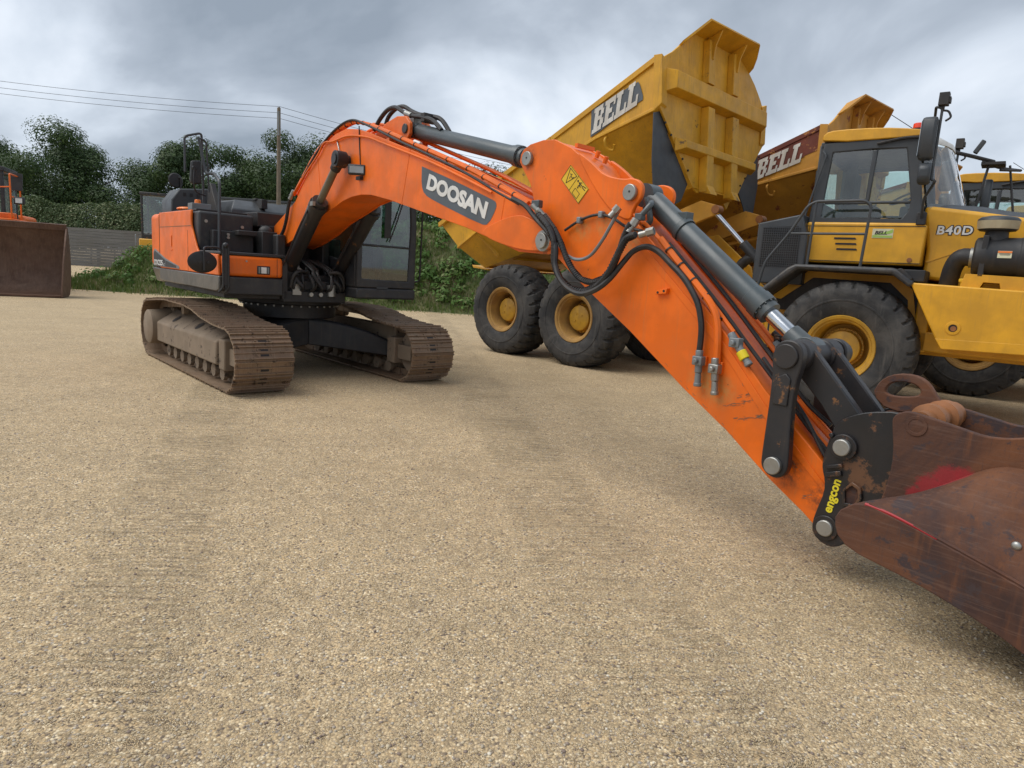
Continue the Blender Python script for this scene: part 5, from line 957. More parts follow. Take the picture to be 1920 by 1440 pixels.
# ================================================================== ARTICULATED DUMP TRUCKS
def MT(x, y, a): return Matrix.Translation((x, y, 0)) @ Matrix.Rotation(a, 4, 'Z')
MTf = MT(5.366, 10.306, -.6401); MTr = MT(2.152, 13.195, -.7895); XR = MTf.inverted() @ MTr
def slab_text(mb, s_, O, X, Y, w, h, y_off, gap=.06, depth=.004, shear=0.0):
    """heavy slab serif capitals B E L built from bars, laid out left to right"""
    X = Vector(X).normalized(); Y = Vector(Y).normalized(); Z = X.cross(Y); O = Vector(O)+Z*y_off; n = len(s_); cw = (w-gap*w*(n-1))/n
    def quad(x0, z0, x1, z1, ox):
        P = [(x0, z0), (x1, z0), (x1, z1), (x0, z1)]; R = []
        for d in (0, depth): R.append([mb.bm.verts.new(O+X*(ox+a*cw+shear*b_*h)+Y*(b_*h)+Z*d) for a, b_ in P])
        mb.face(R[0][::-1]); mb.face(R[1])
        for i in range(4): mb.face([R[0][i], R[0][(i+1) % 4], R[1][(i+1) % 4], R[1][i]])
    L_ = {'E': [(0, 0, .12, .17), (0, .83, .12, 1), (.12, 0, .46, 1), (.46, 0, .95, .20), (.46, .80, .95, 1), (.80, .20, .95, .34), (.80, .66, .95, .80), (.46, .41, .72, .60)],
          'L': [(0, 0, .12, .17), (0, .83, .12, 1), (.12, 0, .46, 1), (.46, .83, .58, 1), (.46, 0, .98, .20), (.82, .20, .98, .42)],
          'B': [(0, 0, .12, .17), (0, .83, .12, 1), (.12, 0, .46, 1), (.46, 0, .86, .19), (.46, .81, .82, 1), (.46, .43, .82, .59), (.66, .19, .98, .43), (.66, .59, .94, .81)]}
    for k, c_ in enumerate(s_):
        for q in L_[c_]: quad(*q, k*cw*(1+gap*n*.9/ n*1.0)*1.0+k*gap*w*.0)
    return mb
def place(par, o): return o
def build_truck(name, label, off, rzoff, mp, bintilt=0.0, full=True, letters=True, group='articulated dump trucks in a row', backm=None):
    t = thing(name, label, 'dump truck', (5.366+off[0], 10.306+off[1], 0), -.6401+rzoff, group)
    Y_, BN, BP = mp['body'], mp['bin'], mp['panel']
    X4 = Matrix.Identity(4); XRR = XR
    # --- front chassis
    mb = MB(); mb.box(-1.35, 2.9, -.48, .48, .85, 1.35); mb.box(-.35, .35, -1.0, 1.0, .72, 1.06); mb.box(.85, 2.6, -1.05, 1.05, .93, 1.20); mb.box(.78, .95, -1.05, 1.05, .92, 1.75); mb.box(-1.6, -1.2, -.35, .35, .7, 1.5); ch_ = mb.out('front_chassis', Y_, t, .02)
    mb = MB(); mb.box(-1.25, .85, -.98, .98, 1.34, 2.0) ; mb.out('engine_tray', 'chassis_black', ch_, .02)
    # --- wheels
    RR = .915
    for s in (-1, 1): make_wheel(t, (0, s*1.245, RR-.02), RR, .75, s, mp['rimf'], X4, rot=.2*s, lugs=26, seed=s)
    for x in (0, -1.902):
        for s in (-1, 1): make_wheel(t, (x, s*1.245, RR-.02), RR, .75, s, mp['rimr'], XRR, rot=x*.3+s, lugs=26)
    # --- cab
    def side(y0, y1): 
        o_ = [(-.77, 2.62), (.66, 2.62), (.655, 2.80), (.62, 3.0), (.50, 3.74), (-.05, 3.75), (-.685, 3.73), (-.72, 3.2)]
        i_ = [(-.60, 2.70), (.42, 2.68), (.49, 2.78), (.50, 2.93), (.36, 3.61), (-.02, 3.62), (-.55, 3.60), (-.585, 3.1)]
        return o_, i_
    mb = MB(); 
    for y0, y1 in ((-.96, -.90), (.90, .96)): o_, i_ = side(0, 0); mb.ringprism(o_, i_, y0, y1)
    mb.box(-.585, .505, -.957, -.925, 2.885, 2.925); mb.box(-.585, .505, .925, .957, 2.885, 2.925)
    mb.prism([(-.055, 2.925), (0, 2.925), (.02, 3.61), (-.045, 3.61)], -.957, -.925)
    mb.ringprism([(-.90, 2.62), (.90, 2.62), (.90, 3.72), (-.90, 3.72)], [(-.78, 2.95), (.78, 2.95), (.74, 3.62), (-.74, 3.62)], -.75, -.68, 'x')
    mb.box(.50, 1.0, -.83, .83, 2.62, 2.80); mb.box(-.74, .60, -.90, .90, 3.66, 3.76)
    cb = mb.out('cab', 'slate', t, .015)
    roof = smoothpoly([(-.72, 3.735), (-.70, 3.87), (-.55, 3.905), (0, 3.90), (.45, 3.85), (.62, 3.80), (.60, 3.75)], 1)
    mb = MB(); mb.prism(roof, -.98, .98); rf = mb.out('roof', mp['roof'], cb, .03, 40)
    for (a, b_) in (((-.595, -.055), (2.925, 3.61)), ((0.0, .47), (2.925, 3.61)), ((-.60, .49), (2.70, 2.885))):
        mb = MB(); mb.box(a[0], a[1]+.02, -.935, -.929, b_[0], b_[1]); mb.out('window', 'glass', cb)
    mb = MB(); mb.box(-.56, .47, .929, .935, 2.72, 3.6); mb.out('window', 'glass_clear', cb)
    mb = MB(); mb.box(-.72, -.714, -.76, .76, 2.96, 3.61); mb.out('rear_window', 'glass_clear', cb)
    # windscreen, curved and wrapping round to the door pillar
    rows = []
    for k in range(9):
        u = -1+k/4; yb = .90*u; bx = .70+.42*(1-abs(u)**2.6); tx_ = .52+.30*(1-abs(u)**2.4); rows.append([(bx, yb, 2.84), (bx*.6+tx_*.4, yb*.99, 3.2), (tx_, yb*.97, 3.70)])
    mb = MB(); mb.grid(rows); o = mb.out('windscreen', 'glass_clear', cb, 0, 60); md = o.modifiers.new('thick', 'SOLIDIFY'); md.thickness = .006
    mb = MB(); rows = [[(x_+.012, y_, z_) for x_, y_, z_ in (r_[2], )]+[(r_[2][0]+.005, r_[2][1], 3.76)]+[(r_[2][0]-.12, r_[2][1]*.95, 3.84)] for r_ in rows]; mb.grid(rows); o = mb.out('windscreen_header', mp['header'], cb, 0, 60); md = o.modifiers.new('thick', 'SOLIDIFY'); md.thickness = .012
    mb = MB(); mb.box(-.45, -.02, -.28, .28, 2.66, 2.95).box(-.50, -.36, -.26, .26, 2.95, 3.45).box(-.50, -.40, -.14, .14, 3.45, 3.6).box(.35, .75, -.7, .7, 2.62, 2.88); mb.out('seat', 'seat_fabric', cb, .03)
    mb = MB(); mb.lathe([(-.015, .20), (0, .215), (.015, .20), (0, .185)], (.30, 0, 3.08), V(-.45, 0, .9), 24); mb.cyl((.45, 0, 2.8), (.30, 0, 3.07), .03, None, 8); mb.out('steering_wheel', 'black', cb)
    mb = MB(); mb.prism([(-.775, 2.06), (-.775, 2.56), (-.76, 2.635), (.665, 2.625), (.745, 2.60), (.745, 2.06)], -.995, .995); dp_ = mb.out('lower_cab', Y_, t, .025, 40)
    mb = MB(); mb.box(-.755, .73, -1.0005, -.996, 2.575, 2.583).box(-.725, -.718, -1.0005, -.996, 2.09, 2.575).box(-.72, .73, -1.0005, -.996, 2.085, 2.095); mb.out('panel_gap', 'black', dp_)
    mb = MB()
    for k in range(3): mb.prism([(-.375+.025*k, 2.395-.075*k), (-.085+.015*k, 2.395-.075*k), (-.10+.015*k, 2.420-.075*k), (-.375+.025*k, 2.42-.075*k)], -1.0015, -.996)
    mb.out('vents', 'black', dp_)
    mb = MB(); mb.cyl((.60, -.995, 2.135), (.60, -1.006, 2.135), .032, None, 16); mb.out('lock', 'orange_rust', dp_, .003)
    if letters:
        mb = MB(); mb.box(.105, .36, -1.001, -.997, 2.42, 2.545); q = mb.out('dealer_label', 'sticker_cream', dp_)
        mb = MB(); mb.box(.112, .353, -1.0025, -1.0012, 2.427, 2.455).prism([(.112, 2.455), (.30, 2.515), (.353, 2.54), (.353, 2.49), (.30, 2.475)], -1.0025, -1.0012); mb.out('label_stripe', 'sticker_green', q)
        mb = MB(); text_bm(mb, 'BELL', (.135, -1.0027, 2.468), (1, 0, 0), (0, 0, 1), .155, .048, off=.03, shear=.25, depth=.001); mb.out('lettering', 'black', q)
    # --- hood
    hp = [(.76, 1.90), (.76, 2.30), (.70, 2.62), (.665, 2.855), (.75, 2.86), (1.30, 2.785), (1.9, 2.69), (2.55, 2.58), (2.72, 2.40), (2.74, 1.6), (1.25, 1.6), (1.03, 1.87), (.84, 1.89)]
    mb = MB(); mb.prism(hp, -.86, .86); hd_ = mb.out('hood', Y_, t, .05, 40, seg=3)
    mb = MB(); loft(mb, [[(.70, -.80, 2.85), (.70, .80, 2.85), (.70, .72, 2.91), (.70, -.72, 2.91)], [(1.3, -.78, 2.78), (1.3, .78, 2.78), (1.3, .6, 2.875), (1.3, -.6, 2.875)], [(2.55, -.7, 2.57), (2.55, .7, 2.57), (2.5, .55, 2.64), (2.5, -.55, 2.64)]]); mb.out('hood_top', 'slate', hd_, .015)
    mb = MB(); mb.prism([(.775, 2.13), (1.12, 2.29), (1.3, 2.32), (1.3, 2.30), (1.12, 2.265), (.79, 2.115)], -.868, -.859); mb.out('crease', Y_, hd_)
    if letters:
        for dpt, ofs, mt, yy in ((.003, .075, 'black', -.862), (.003, .02, 'white', -.8655)):
            mb = MB(); kx = .012 if mt == 'black' else 0; text_bm(mb, 'B40D', (.853-kx, yy, 2.488-kx), (1, 0, 0), (0, 0, 1), .395+2*kx, .115+2*kx, off=ofs*1.25, shear=.06, depth=.003, sp=1.12); mb.out('lettering', mt, hd_)
    # --- side tanks, both sides
    for s in (-1, 1):
        sp2 = [(.72, 1.825), (1.02, 1.818), (2.75, 1.77), (2.95, 1.55), (2.9, 1.2), (2.6, 1.06), (1.166, 1.02), (1.085, 1.15)]
        mb = MB(); mb.prism(sp2, s*1.0, s*1.60, top=None); 
        bx_ = mb.out('side_tank', Y_, t, .018, 40)
        mb = MB(); mb.prism([(1.085, 1.15), (1.166, 1.02), (2.6, 1.06), (2.9, 1.2)], s*1.602, s*1.56); mb.out('sill', Y_, bx_, .01)
        mb = MB(); mb.lathe([(0, .085), (s*.010, .08), (s*.012, .05), (-s*.01, .045)], (1.257, s*1.60, 1.292), (0, 1, 0), 28); mb.out('tow_ring', Y_, bx_); mb = MB(); mb.cyl((1.257, s*1.601, 1.292), (1.257, s*1.6035, 1.292), .045, None, 24); q = mb.out('tow_hole', 'black', bx_); mb = MB(); mb.cyl((1.262, s*1.603, 1.288), (1.262, s*1.606, 1.288), .032, None, 20); mb.out('tow_pin', 'orange_rust', bx_)
        mb = MB(); star = [((.085 if k % 2 else .062)*cos(2*pi*k/18), (.085 if k % 2 else .062)*sin(2*pi*k/18)) for k in range(18)]; mb.prism([(1.30+a, s*1.36+b_) for a, b_ in star], 1.865, 1.91, 'z'); mb.cyl((1.30, s*1.36, 1.80), (1.30, s*1.36, 1.87), .06, None, 18); mb.out('filler_cap', mp['cap'], bx_, .008)
        mb = MB(); mb.prism([(-1.24, 1.50), (-1.17, 1.60), (-.80, 1.945), (-.70, 2.0), (.50, 2.0), (.56, 1.985), (.77, 1.83), (.72, 1.76), (.50, 1.92), (-.66, 1.935), (-1.12, 1.55), (-1.18, 1.47)], s*1.0, s*1.63); fd = mb.out('fender', 'fender_black', t, .03, 40)
        mb = MB(); mb.prism([(-1.15, 1.52), (-.66, 1.93), (.50, 1.915), (.70, 1.74), (.80, 1.3), (.80, 1.1), (.72, 1.1), (.66, 1.6), (.42, 1.82), (-.58, 1.84), (-1.0, 1.5)], s*.93, s*1.0); mb.out('arch_liner', Y_, t)
        mb = MB(); mb.box(.62, .86, s*1.12, s*1.5, 1.84, 1.99); mb.prism([(.55, 1.985), (.60, 2.0), (.74, 1.88), (.72, 1.84)], s*1.2, s*1.62); mb.out('step_pad', 'chassis_black', fd, .01)
        # rails
        mb = MB(); mb.pathrail([(-.56, s*1.5, 2.0), (-.545, s*1.5, 2.86), (.11, s*1.5, 2.86), (.11, s*1.5, 2.0)] if 0 else [(-.575, s*1.5, 2.0), (-.555, s*1.5, 2.86)], .019); rl = mb.out('handrail', 'slate', t)
        mb = MB(); mb.pathrail([(-1.23, s*1.5, 1.55), (-1.15, s*1.5, 2.02), (-.86, s*1.5, 2.43), (-.66, s*1.5, 2.80), (-.56, s*1.5, 2.86), (.05, s*1.5, 2.865), (.13, s*1.5, 2.80), (.10, s*1.5, 2.0)], .020, corner=.10); mb.out('top_rail', 'slate', rl)
        mb = MB(); mb.tube([(-.84, s*1.5, 2.425), (.115, s*1.5, 2.43)], .017, 8, smooth=False); mb.out('mid_rail', 'slate', rl)
        mb = MB(); mb.pathrail([(-.77, s*1.02, 2.05), (-.84, s*1.02, 2.15), (-.80, s*1.02, 2.75), (-.62, s*1.02, 3.55), (-.68, s*.98, 3.62)], .015, corner=.06); mb.out('grab_rail', 'slate', t)
        mb = MB(); mb.tube([(-1.18, s*1.45, 1.5), (-1.18, s*1.45, .62), (-1.0, s*1.45, .62), (-1.0, s*1.45, 1.5)], .015, 6, smooth=False)
        for z in (.65, .95, 1.25): mb.box(-1.22, -.96, s*1.25, s*1.55, z, z+.03)
        mb.out('steps', 'slate', fd)
        # mirrors on arms
        ym = s*1.42
        mb = MB(); mb.prism(smoothpoly([(ym-.13, 3.36), (ym+.13, 3.36), (ym+.14, 3.80), (ym+.09, 3.875), (ym-.09, 3.875), (ym-.14, 3.80)], 1), .565, .73, 'x'); mi = mb.out('mirror', 'slate', t, .03)
        mb = MB(); mb.prism(smoothpoly([(ym-.12, 3.06), (ym+.12, 3.06), (ym+.13, 3.32), (ym-.13, 3.32)], 1), .60, .74, 'x'); mb.out('wide_mirror', 'slate', mi, .03)
        mb = MB(); mb.box(.562, .565, ym-.11, ym+.11, 3.40, 3.82); mb.out('mirror_glass', 'mirror_glass', mi)
        mb = MB(); mb.pathrail([(.66, s*1.0, 2.66), (.68, s*1.2, 2.92), (.80, ym, 3.10), (.75, ym, 3.12), (.75, ym, 3.98), (.68, ym, 4.0), (.66, s*1.2, 3.92), (.55, s*.95, 3.78)], .017, corner=.05); mb.out('mirror_arm', 'slate', mi)
        mb = MB(); mb.pathrail([(.75, ym, 3.95), (.82, ym, 3.94), (.86, ym, 3.86), (.80, ym, 3.82)], .014, corner=.03); mb.cbox((.755, ym, 4.08), (.11, .12, .15)); mb.cyl((.755, ym, 3.96), (.755, ym, 4.02), .02, None, 8); mb.box(.80, .83, ym-.05, ym+.05, 4.03, 4.10); mb.out('camera_head', 'chassis_black', mi, .015)
        mb = MB(); mb.box(.61, .72, s*1.0-.03, s*1.0+.05, 2.60, 2.76); mb.out('arm_bracket', 'chassis_black', mi, .008)
    # tall front mirror cage on the far front corner
    mb = MB(); mb.pathrail([(.50, .4, 3.86), (.95, .9, 3.80), (1.25, 1.15, 3.74)], .028); mb.pathrail([(1.12, 1.0, 3.72), (1.30, 1.45, 3.70), (1.60, 1.42, 3.64), (1.35, 1.05, 3.60)], .02, corner=.03); mb.pathrail([(1.20, 1.1, 3.72), (1.10, 1.0, 2.85)], .018); mb.pathrail([(1.45, 1.3, 3.70), (1.62, 1.2, 2.85)], .016); mb.box(1.1, 1.4, 1.0, 1.35, 3.68, 3.72); cg = mb.out('mirror_frame', 'chassis_black', t)
    mb = MB(); mb.prism(smoothpoly([(1.12, 3.0), (1.32, 3.0), (1.36, 3.5), (1.18, 3.5)], 1), 1.16, 1.28, 'x'); mb.out('mirror', 'slate', cg, .03); mb = MB(); mb.prism(smoothpoly([(1.15, 2.72), (1.33, 2.72), (1.33, 2.94), (1.15, 2.94)], 1), 1.18, 1.26, 'x'); mb.out('mirror', 'slate', cg, .03)
    mb = MB(); mb.cbox((1.05, .95, 3.93), (.06, .10, .20), Matrix.Rotation(.5, 3, 'Y').to_euler()); mb.out('camera_box', 'slate', cg, .01)
    # beacon, aerial, wiper, rear grille and engine grille
    mb = MB(); mb.cyl((.38, -.35, 3.85), (.38, -.35, 3.93), .035, None, 10).cyl((.38, -.35, 3.92), (.38, -.35, 3.975), .085, .085, 20); bcn = mb.out('beacon', 'chassis_black', t, .008)
    mb = MB(); mb.cyl((.38, -.35, 3.976), (.38, -.35, 4.05), .072, .066, 20); mb.out('beacon_lens', 'beacon_red', bcn, .01)
    mb = MB(); mb.tube([(.40, -.80, 3.84), (.36, -.80, 3.90), (.10, -.84, 4.08)], .005, 5, smooth=False); mb.cyl((.42, -.80, 3.82), (.42, -.80, 3.88), .03, None, 10); mb.out('aerial', 'black', t)
    mb = MB(); mb.tube([(.50, -.975, 3.74), (.3, -.985, 3.735), (.0, -.985, 3.68)], .018, 6); mb.tube([(1.08, .2, 2.88), (.98, .25, 3.2), (.93, .15, 3.35)], .01, 6); mb.out('wiper', 'chassis_black', cb)
    gpoly = [(-1.42, 1.72), (-1.42, 2.60), (-.80, 2.73), (-.70, 2.40), (-.70, 1.72)]
    mb = MB(); mb.prism(gpoly, -1.15, 1.15); gr = mb.out('engine_box', 'slate', t, .02)
    mb = MB(); mb.prism([(-1.34, 1.96), (-1.34, 2.535), (-.84, 2.56), (-.79, 2.0)], -1.1545, -1.1515); gf = mb.out('grille_recess', 'black', gr)
    mb = MB()
    for k in range(17):
        z = 1.985+.034*k; mb.box(-1.335, -.80, -1.162, -1.156, z, z+.008)
    for k in range(18):
        x = -1.33+.030*k; mb.box(x, x+.006, -1.166, -1.162, 1.97, 2.545)
    mb.out('grille_mesh', 'slate', gf)
    # air cleaner
    mb = MB(); mb.lathe([(0, .20), (.02, .235), (.12, .25), (.14, .24), (.46, .24), (.48, .255), (.58, .255), (.60, .22), (.62, 0)], (1.32, -1.22, 2.19), (1, 0, 0), 36); mb.box(1.40, 1.46, -1.45, -1.20, 1.94, 2.44) ; ai = mb.out('air_cleaner', 'chassis_black', t, .006)
    mb = MB(); mb.lathe([(0, .13), (.12, .12), (.13, .19), (.15, .205)], (1.52, -1.22, 2.38), (0, 0, 1), 32); mb.out('cleaner_neck', 'chassis_black', ai)
    mb = MB(); mb.lathe([(0, .195), (.003, .21), (.10, .222), (.10, .20)], (1.52, -1.22, 2.525), (0, 0, 1), 40, close=True); mb.out('precleaner_bowl', mp['bowl'], ai)
    mb = MB(); mb.lathe([(0, .222), (.02, .218), (.045, .19), (.06, .12), (.065, 0)], (1.52, -1.22, 2.625), (0, 0, 1), 40); mb.out('precleaner_cap', 'slate', ai)
    mb = MB(); mb.tube([(1.34, -1.22, 2.17), (1.20, -1.20, 2.18), (1.12, -1.14, 2.05), (1.09, -1.06, 1.80)], .11, 16); mb.out('intake_hose', 'chassis_black', ai); mb = MB(); mb.cyl((1.285, -1.22, 2.18), (1.325, -1.22, 2.18), .125, None, 24); mb.out('hose_clip', 'zinc', ai)
    mb = MB(); mb.ringprism([(1.24, 1.80), (1.90, 1.78), (1.90, 1.955), (1.28, 1.97)], [(1.45, 1.805), (1.66, 1.80), (1.64, 1.87), (1.48, 1.875)], -1.45, -1.05); mb.out('cleaner_bracket', Y_, ai, .008)
    if letters:
        mb = MB(); mb.cbox((1.64, -1.4590, 2.215), (.14, .004, .085), Matrix.Rotation(radians(-5), 3, 'X').to_euler()); q = mb.out('notice', 'sticker_cream', ai); mb = MB(); mb.cbox((1.64, -1.4625, 2.244), (.138, .003, .02)); mb.out('notice_header', 'lamp_orange', q)
        mb = MB()
        for k in range(4): mb.cbox((1.64+.004*(k % 2), -1.4625+.0015*k, 2.222-.014*k), (.11-.015*(k % 3), .003, .005))
        mb.out('notice_print', 'black', q)
    # --- rear frame (placed through XR)
    mb = MB(); mb.box(-2.9, 2.6, -.42, .42, 1.0, 1.42); mb.box(-.25, .25, -.9, .9, .75, 1.05); mb.box(-2.15, -1.65, -.9, .9, .75, 1.05); mb.box(-1.5, -.4, -.75, .75, .95, 1.2); mb.prism([(1.8, 1.0), (3.0, .9), (3.1, 1.35), (2.5, 1.75), (1.5, 1.5)], -.40, .40); rfm = mb.out('rear_frame', Y_, t, .02, 38, XRR)
    for s in (-1, 1):
        mb = MB(); mb.tube([(.1, s*.62, 1.45), (.0, s*.62, 1.62), (-.6, s*.62, 1.66)], .05, 8); mb.out('brake_pipe', 'orange_rust', rfm, 0, 38, XRR)
    # front bracket hose bundle between the halves
    mb = MB(); mb.tube([(-1.35, -.75, 2.10), (-1.62, -.70, 2.10), (-1.85, -.62, 1.9), (-1.95, -.5, 1.6)], .075, 12, rfun=lambda i: .075+.010*(i % 2)); mb.out('hose_bundle', 'hose', t, 0, 38)
    # --- bin
    TI = Matrix.Translation((-2.7, 0, 1.80)) @ Matrix.Rotation(bintilt, 4, 'Y') @ Matrix.Translation((2.7, 0, -1.80)); XB = XRR @ TI
    top_f, top_m, top_b = (1.42, 5.05), (-.69, 4.06), (-3.85, 2.58)
    fold_f, fold_m, fold_b = (1.50, 4.30), (.23, 4.00), (-3.30, 2.12)
    mb = MB()
    # outer shell: side strip, sloping flank, floor, front wall; lofted along the length
    def section(k):
        # k: 0 front .. 1 tail -> loop of (x,y,z) across: top right, fold right, bottom right, bottom left, fold left, top left
        f = [(1.42, -1.72, 5.05), (1.50, -1.74, 4.30), (1.68, -.74, 3.24), (1.68, .74, 3.24), (1.50, 1.74, 4.30), (1.42, 1.72, 5.05)]
        b_ = [(-3.85, -1.66, 2.58), (-3.30, -1.62, 2.12), (-2.95, -1.15, 1.72), (-2.95, 1.15, 1.72), (-3.30, 1.62, 2.12), (-3.85, 1.66, 2.58)]
        m_ = [(-.69, -1.72, 4.06), (-.30, -1.72, 3.72), (.35, -.85, 2.78), (.35, .85, 2.78), (-.30, 1.72, 3.72), (-.69, 1.72, 4.06)]
        a, c_ = (f, m_) if k <= .4 else (m_, b_); u = k/.4 if k <= .4 else (k-.4)/.6
        return [tuple(a[i][j]*(1-u)+c_[i][j]*u for j in range(3)) for i in range(6)]
    ks = [0, .1, .2, .3, .4, .55, .7, .85, 1.0]
    mb.grid([section(k) for k in ks])
    bn = mb.out('tipping_body', BN, t, 0, 12, XB); md = bn.modifiers.new('thick', 'SOLIDIFY'); md.thickness = .03; md.offset = 0
    # front wall with beams and ribs
    def FW(y, z, d=0):   # point on the front wall plane (leans back slightly), d proud of it
        x = 1.575+(4.32-z)*.0875; return (x+d*.996, y, z+d*.087)
    mb = MB(); wall = [(-1.74, 4.30), (-1.72, 5.05), (-1.42, 5.22), (-1.15, 5.42), (-.78, 5.66), (.78, 5.66), (1.10, 5.52), (1.35, 5.36), (1.60, 5.14), (1.72, 5.0), (1.74, 4.30), (.74, 3.24), (.62, 3.16), (.40, 3.16), (.32, 3.26), (-.32, 3.26), (-.40, 3.16), (-.62, 3.16), (-.74, 3.24)]
    A = [mb.bm.verts.new(FW(y, z, 0)) for y, z in wall]; B = [mb.bm.verts.new(FW(y, z, -.04)) for y, z in wall]; mb.face(A); mb.face(B[::-1]); n = len(wall)
    for i in range(n): mb.face([A[i], B[i], B[(i+1) % n], A[(i+1) % n]])
    fwl = mb.out('front_wall', mp['front'], bn, .008, 38, XB)
    def rib(nm, pts, d, par=fwl, mat=None, d0=.0015):
        mb = MB(); A = [mb.bm.verts.new(FW(y, z, d0)) for y, z in pts]; c_ = np.mean(pts, axis=0); B = [mb.bm.verts.new(FW(c_[0]+(y-c_[0])*.86 if abs(y-c_[0]) < .4 else y-np.sign(y-c_[0])*.05, z, d)) for y, z in pts]; mb.face(A[::-1]); mb.face(B)
        for i in range(len(pts)): mb.face([A[i], B[i], B[(i+1) % len(pts)], A[(i+1) % len(pts)]])
        return mb.out(nm, mat or mp['front'], par, .008, 38, XB)
    def hrib(nm, y0, y1, z0, z1, d):
        mb = MB(); loft(mb, [[FW(y0, z0, .002), FW(y0, z1, .002), FW(y0+.12, z1-.05, d), FW(y0+.12, z0+.05, d)], [FW(y1, z0, .002), FW(y1, z1, .002), FW(y1-.12, z1-.05, d), FW(y1-.12, z0+.05, d)]]); return mb.out(nm, mp['front'], fwl, .01, 38, XB)
    hrib('cross_beam', -1.66, 1.66, 4.56, 4.92, .17)
    hrib('lower_beam', -1.32, 1.32, 3.72, 3.94, .15)
    for y in (-.42, .42):
        rib('upright', [(y-.13, 3.17), (y+.13, 3.17), (y+.12, 4.55), (y-.12, 4.55)], .14); rib('upright', [(y-.12, 4.93), (y+.12, 4.93), (y+.10, 5.62), (y-.10, 5.62)], .12)
        mb = MB(); loft(mb, [[FW(y-.10, 3.17, .0), FW(y+.12, 3.17, .0), FW(y+.12, 3.42, .0), FW(y-.10, 3.42, .0)], [FW(y-.10, 3.12, .22), FW(y+.12, 3.12, .22), FW(y+.12, 3.30, .13), FW(y-.10, 3.30, .13)]]); mb.out('foot_bracket', mp['front'], fwl, .008, 38, XB)
    for s in (-1, 1): mb = MB(); loft(mb, [[FW(s*1.70, 4.16, -.11), FW(s*1.68, 5.06, -.11), FW(s*1.64, 5.02, .03), FW(s*1.60, 4.34, .03)], [FW(s*1.79, 4.26, -.11), FW(s*1.79, 5.10, -.11), FW(s*1.79, 5.08, .04), FW(s*1.77, 4.36, .04)]]); mb.out('corner_post', mp['front'], fwl, .006, 38, XB)
    # canopy
    cn = [(-1.20, 5.36, .0), (-.72, 5.60, .02), (.98, 5.70, .02), (1.40, 5.42, .0)]
    mb = MB(); loftA = [FW(-1.22, 5.34, 0), FW(-1.12, 5.53, 0), FW(-.40, 5.83, 0), FW(.75, 5.83, 0), FW(1.35, 5.50, 0), FW(1.42, 5.36, 0)]
    o1 = [(1.45, -1.20, 5.36), (1.45, -1.08, 5.46), (1.42, -.78, 5.66), (1.42, .78, 5.66), (1.45, 1.02, 5.56), (1.45, 1.12, 5.50)]
    o2 = [(1.57, -1.26, 5.40), (1.64, -1.17, 5.50), (1.78, -.86, 5.79), (1.78, .80, 5.86), (1.66, .98, 5.70), (1.56, 1.08, 5.58)]
    mb.grid([o1, o2]); cpy = mb.out('canopy', mp['front'], bn, 0, 12, XB); md = cpy.modifiers.new('thick', 'SOLIDIFY'); md.thickness = .035; md.offset = 0
    for y in (-.42, .42):
        mb = MB(); mb.prism([(1.58, 5.30), (1.625, 5.34), (1.65, 5.55), (1.74, 5.76), (1.44, 5.655), (1.50, 5.5)], y-.015, y+.015); mb.out('canopy_web', mp['front'], cpy, 0, 38, XB)
    # top rail along both sides, hooks, flank ribs
    for s in (-1, 1):
        mb = MB(); P = [(-3.85, 2.58), (-.69, 4.06), (1.42, 5.05)]
        for i in range(2): a, b_ = P[i], P[i+1]; loft(mb, [[(a[0], s*1.70, a[1]-.06), (a[0], s*1.76, a[1]-.06), (a[0]-.02, s*1.76, a[1]+.03), (a[0]-.02, s*1.70, a[1]+.03)], [(b_[0], s*1.72, b_[1]-.06), (b_[0], s*1.77, b_[1]-.06), (b_[0]-.02, s*1.77, b_[1]+.03), (b_[0]-.02, s*1.72, b_[1]+.03)]])
        mb.out('top_rail', 'rusty_red' if mp.get('slab') else BP, bn, .006, 38, XB)
        mb = MB(); loft(mb, [[(a[0], s*(abs(a[1])-.00+dy_), a[2]+dz_) for dy_, dz_ in ((.0, .02), (.05, .0), (.05, -.05), (-.02, -.06))] for a in ((1.50, 1.74, 4.31), (.35, 1.725, 3.99), (-.30, 1.715, 3.73), (-3.30, 1.62, 2.13))]); mb.out('fold_rail', BP, bn, .006, 38, XB)
        # long sill on the flank
        mb = MB(); loft(mb, [[(x_, s*(y_-.02), z_), (x_, s*(y_+.22), z_+.20), (x_+.01, s*(y_+.28), z_+.12), (x_+.02, s*(y_+.10), z_-.12)] for x_, y_, z_ in ((1.45, .74, 3.16), (.45, .84, 2.84), (-1.3, 1.05, 2.30))]); mb.out('floor_sill', BN, bn, .01, 38, XB)
        mb = MB(); mb.tube([(.55, s*1.72, 3.97), (.56, s*1.78, 3.90), (.58, s*1.72, 3.78), (.66, s*1.66, 3.76), (.70, s*1.70, 3.84)], .022, 8); mb.out('tie_hook', BN, bn, 0, 38, XB)
        mb = MB()
        for x0 in (-1.9, -1.25, -2.5):
            loft(mb, [[(x0, s*1.2, 2.05+.42*(x0+2.5)), (x0+.06, s*1.2, 2.05+.42*(x0+2.5)), (x0+.06, s*1.25, 1.95+.42*(x0+2.5)), (x0, s*1.25, 1.95+.42*(x0+2.5))], [(x0-.3, s*1.62, 2.52+.42*(x0+2.5)), (x0-.24, s*1.62, 2.52+.42*(x0+2.5)), (x0-.24, s*1.68, 2.45+.42*(x0+2.5)), (x0-.3, s*1.68, 2.45+.42*(x0+2.5))]])
        mb.out('flank_rib', BN, bn, 0, 38, XB)
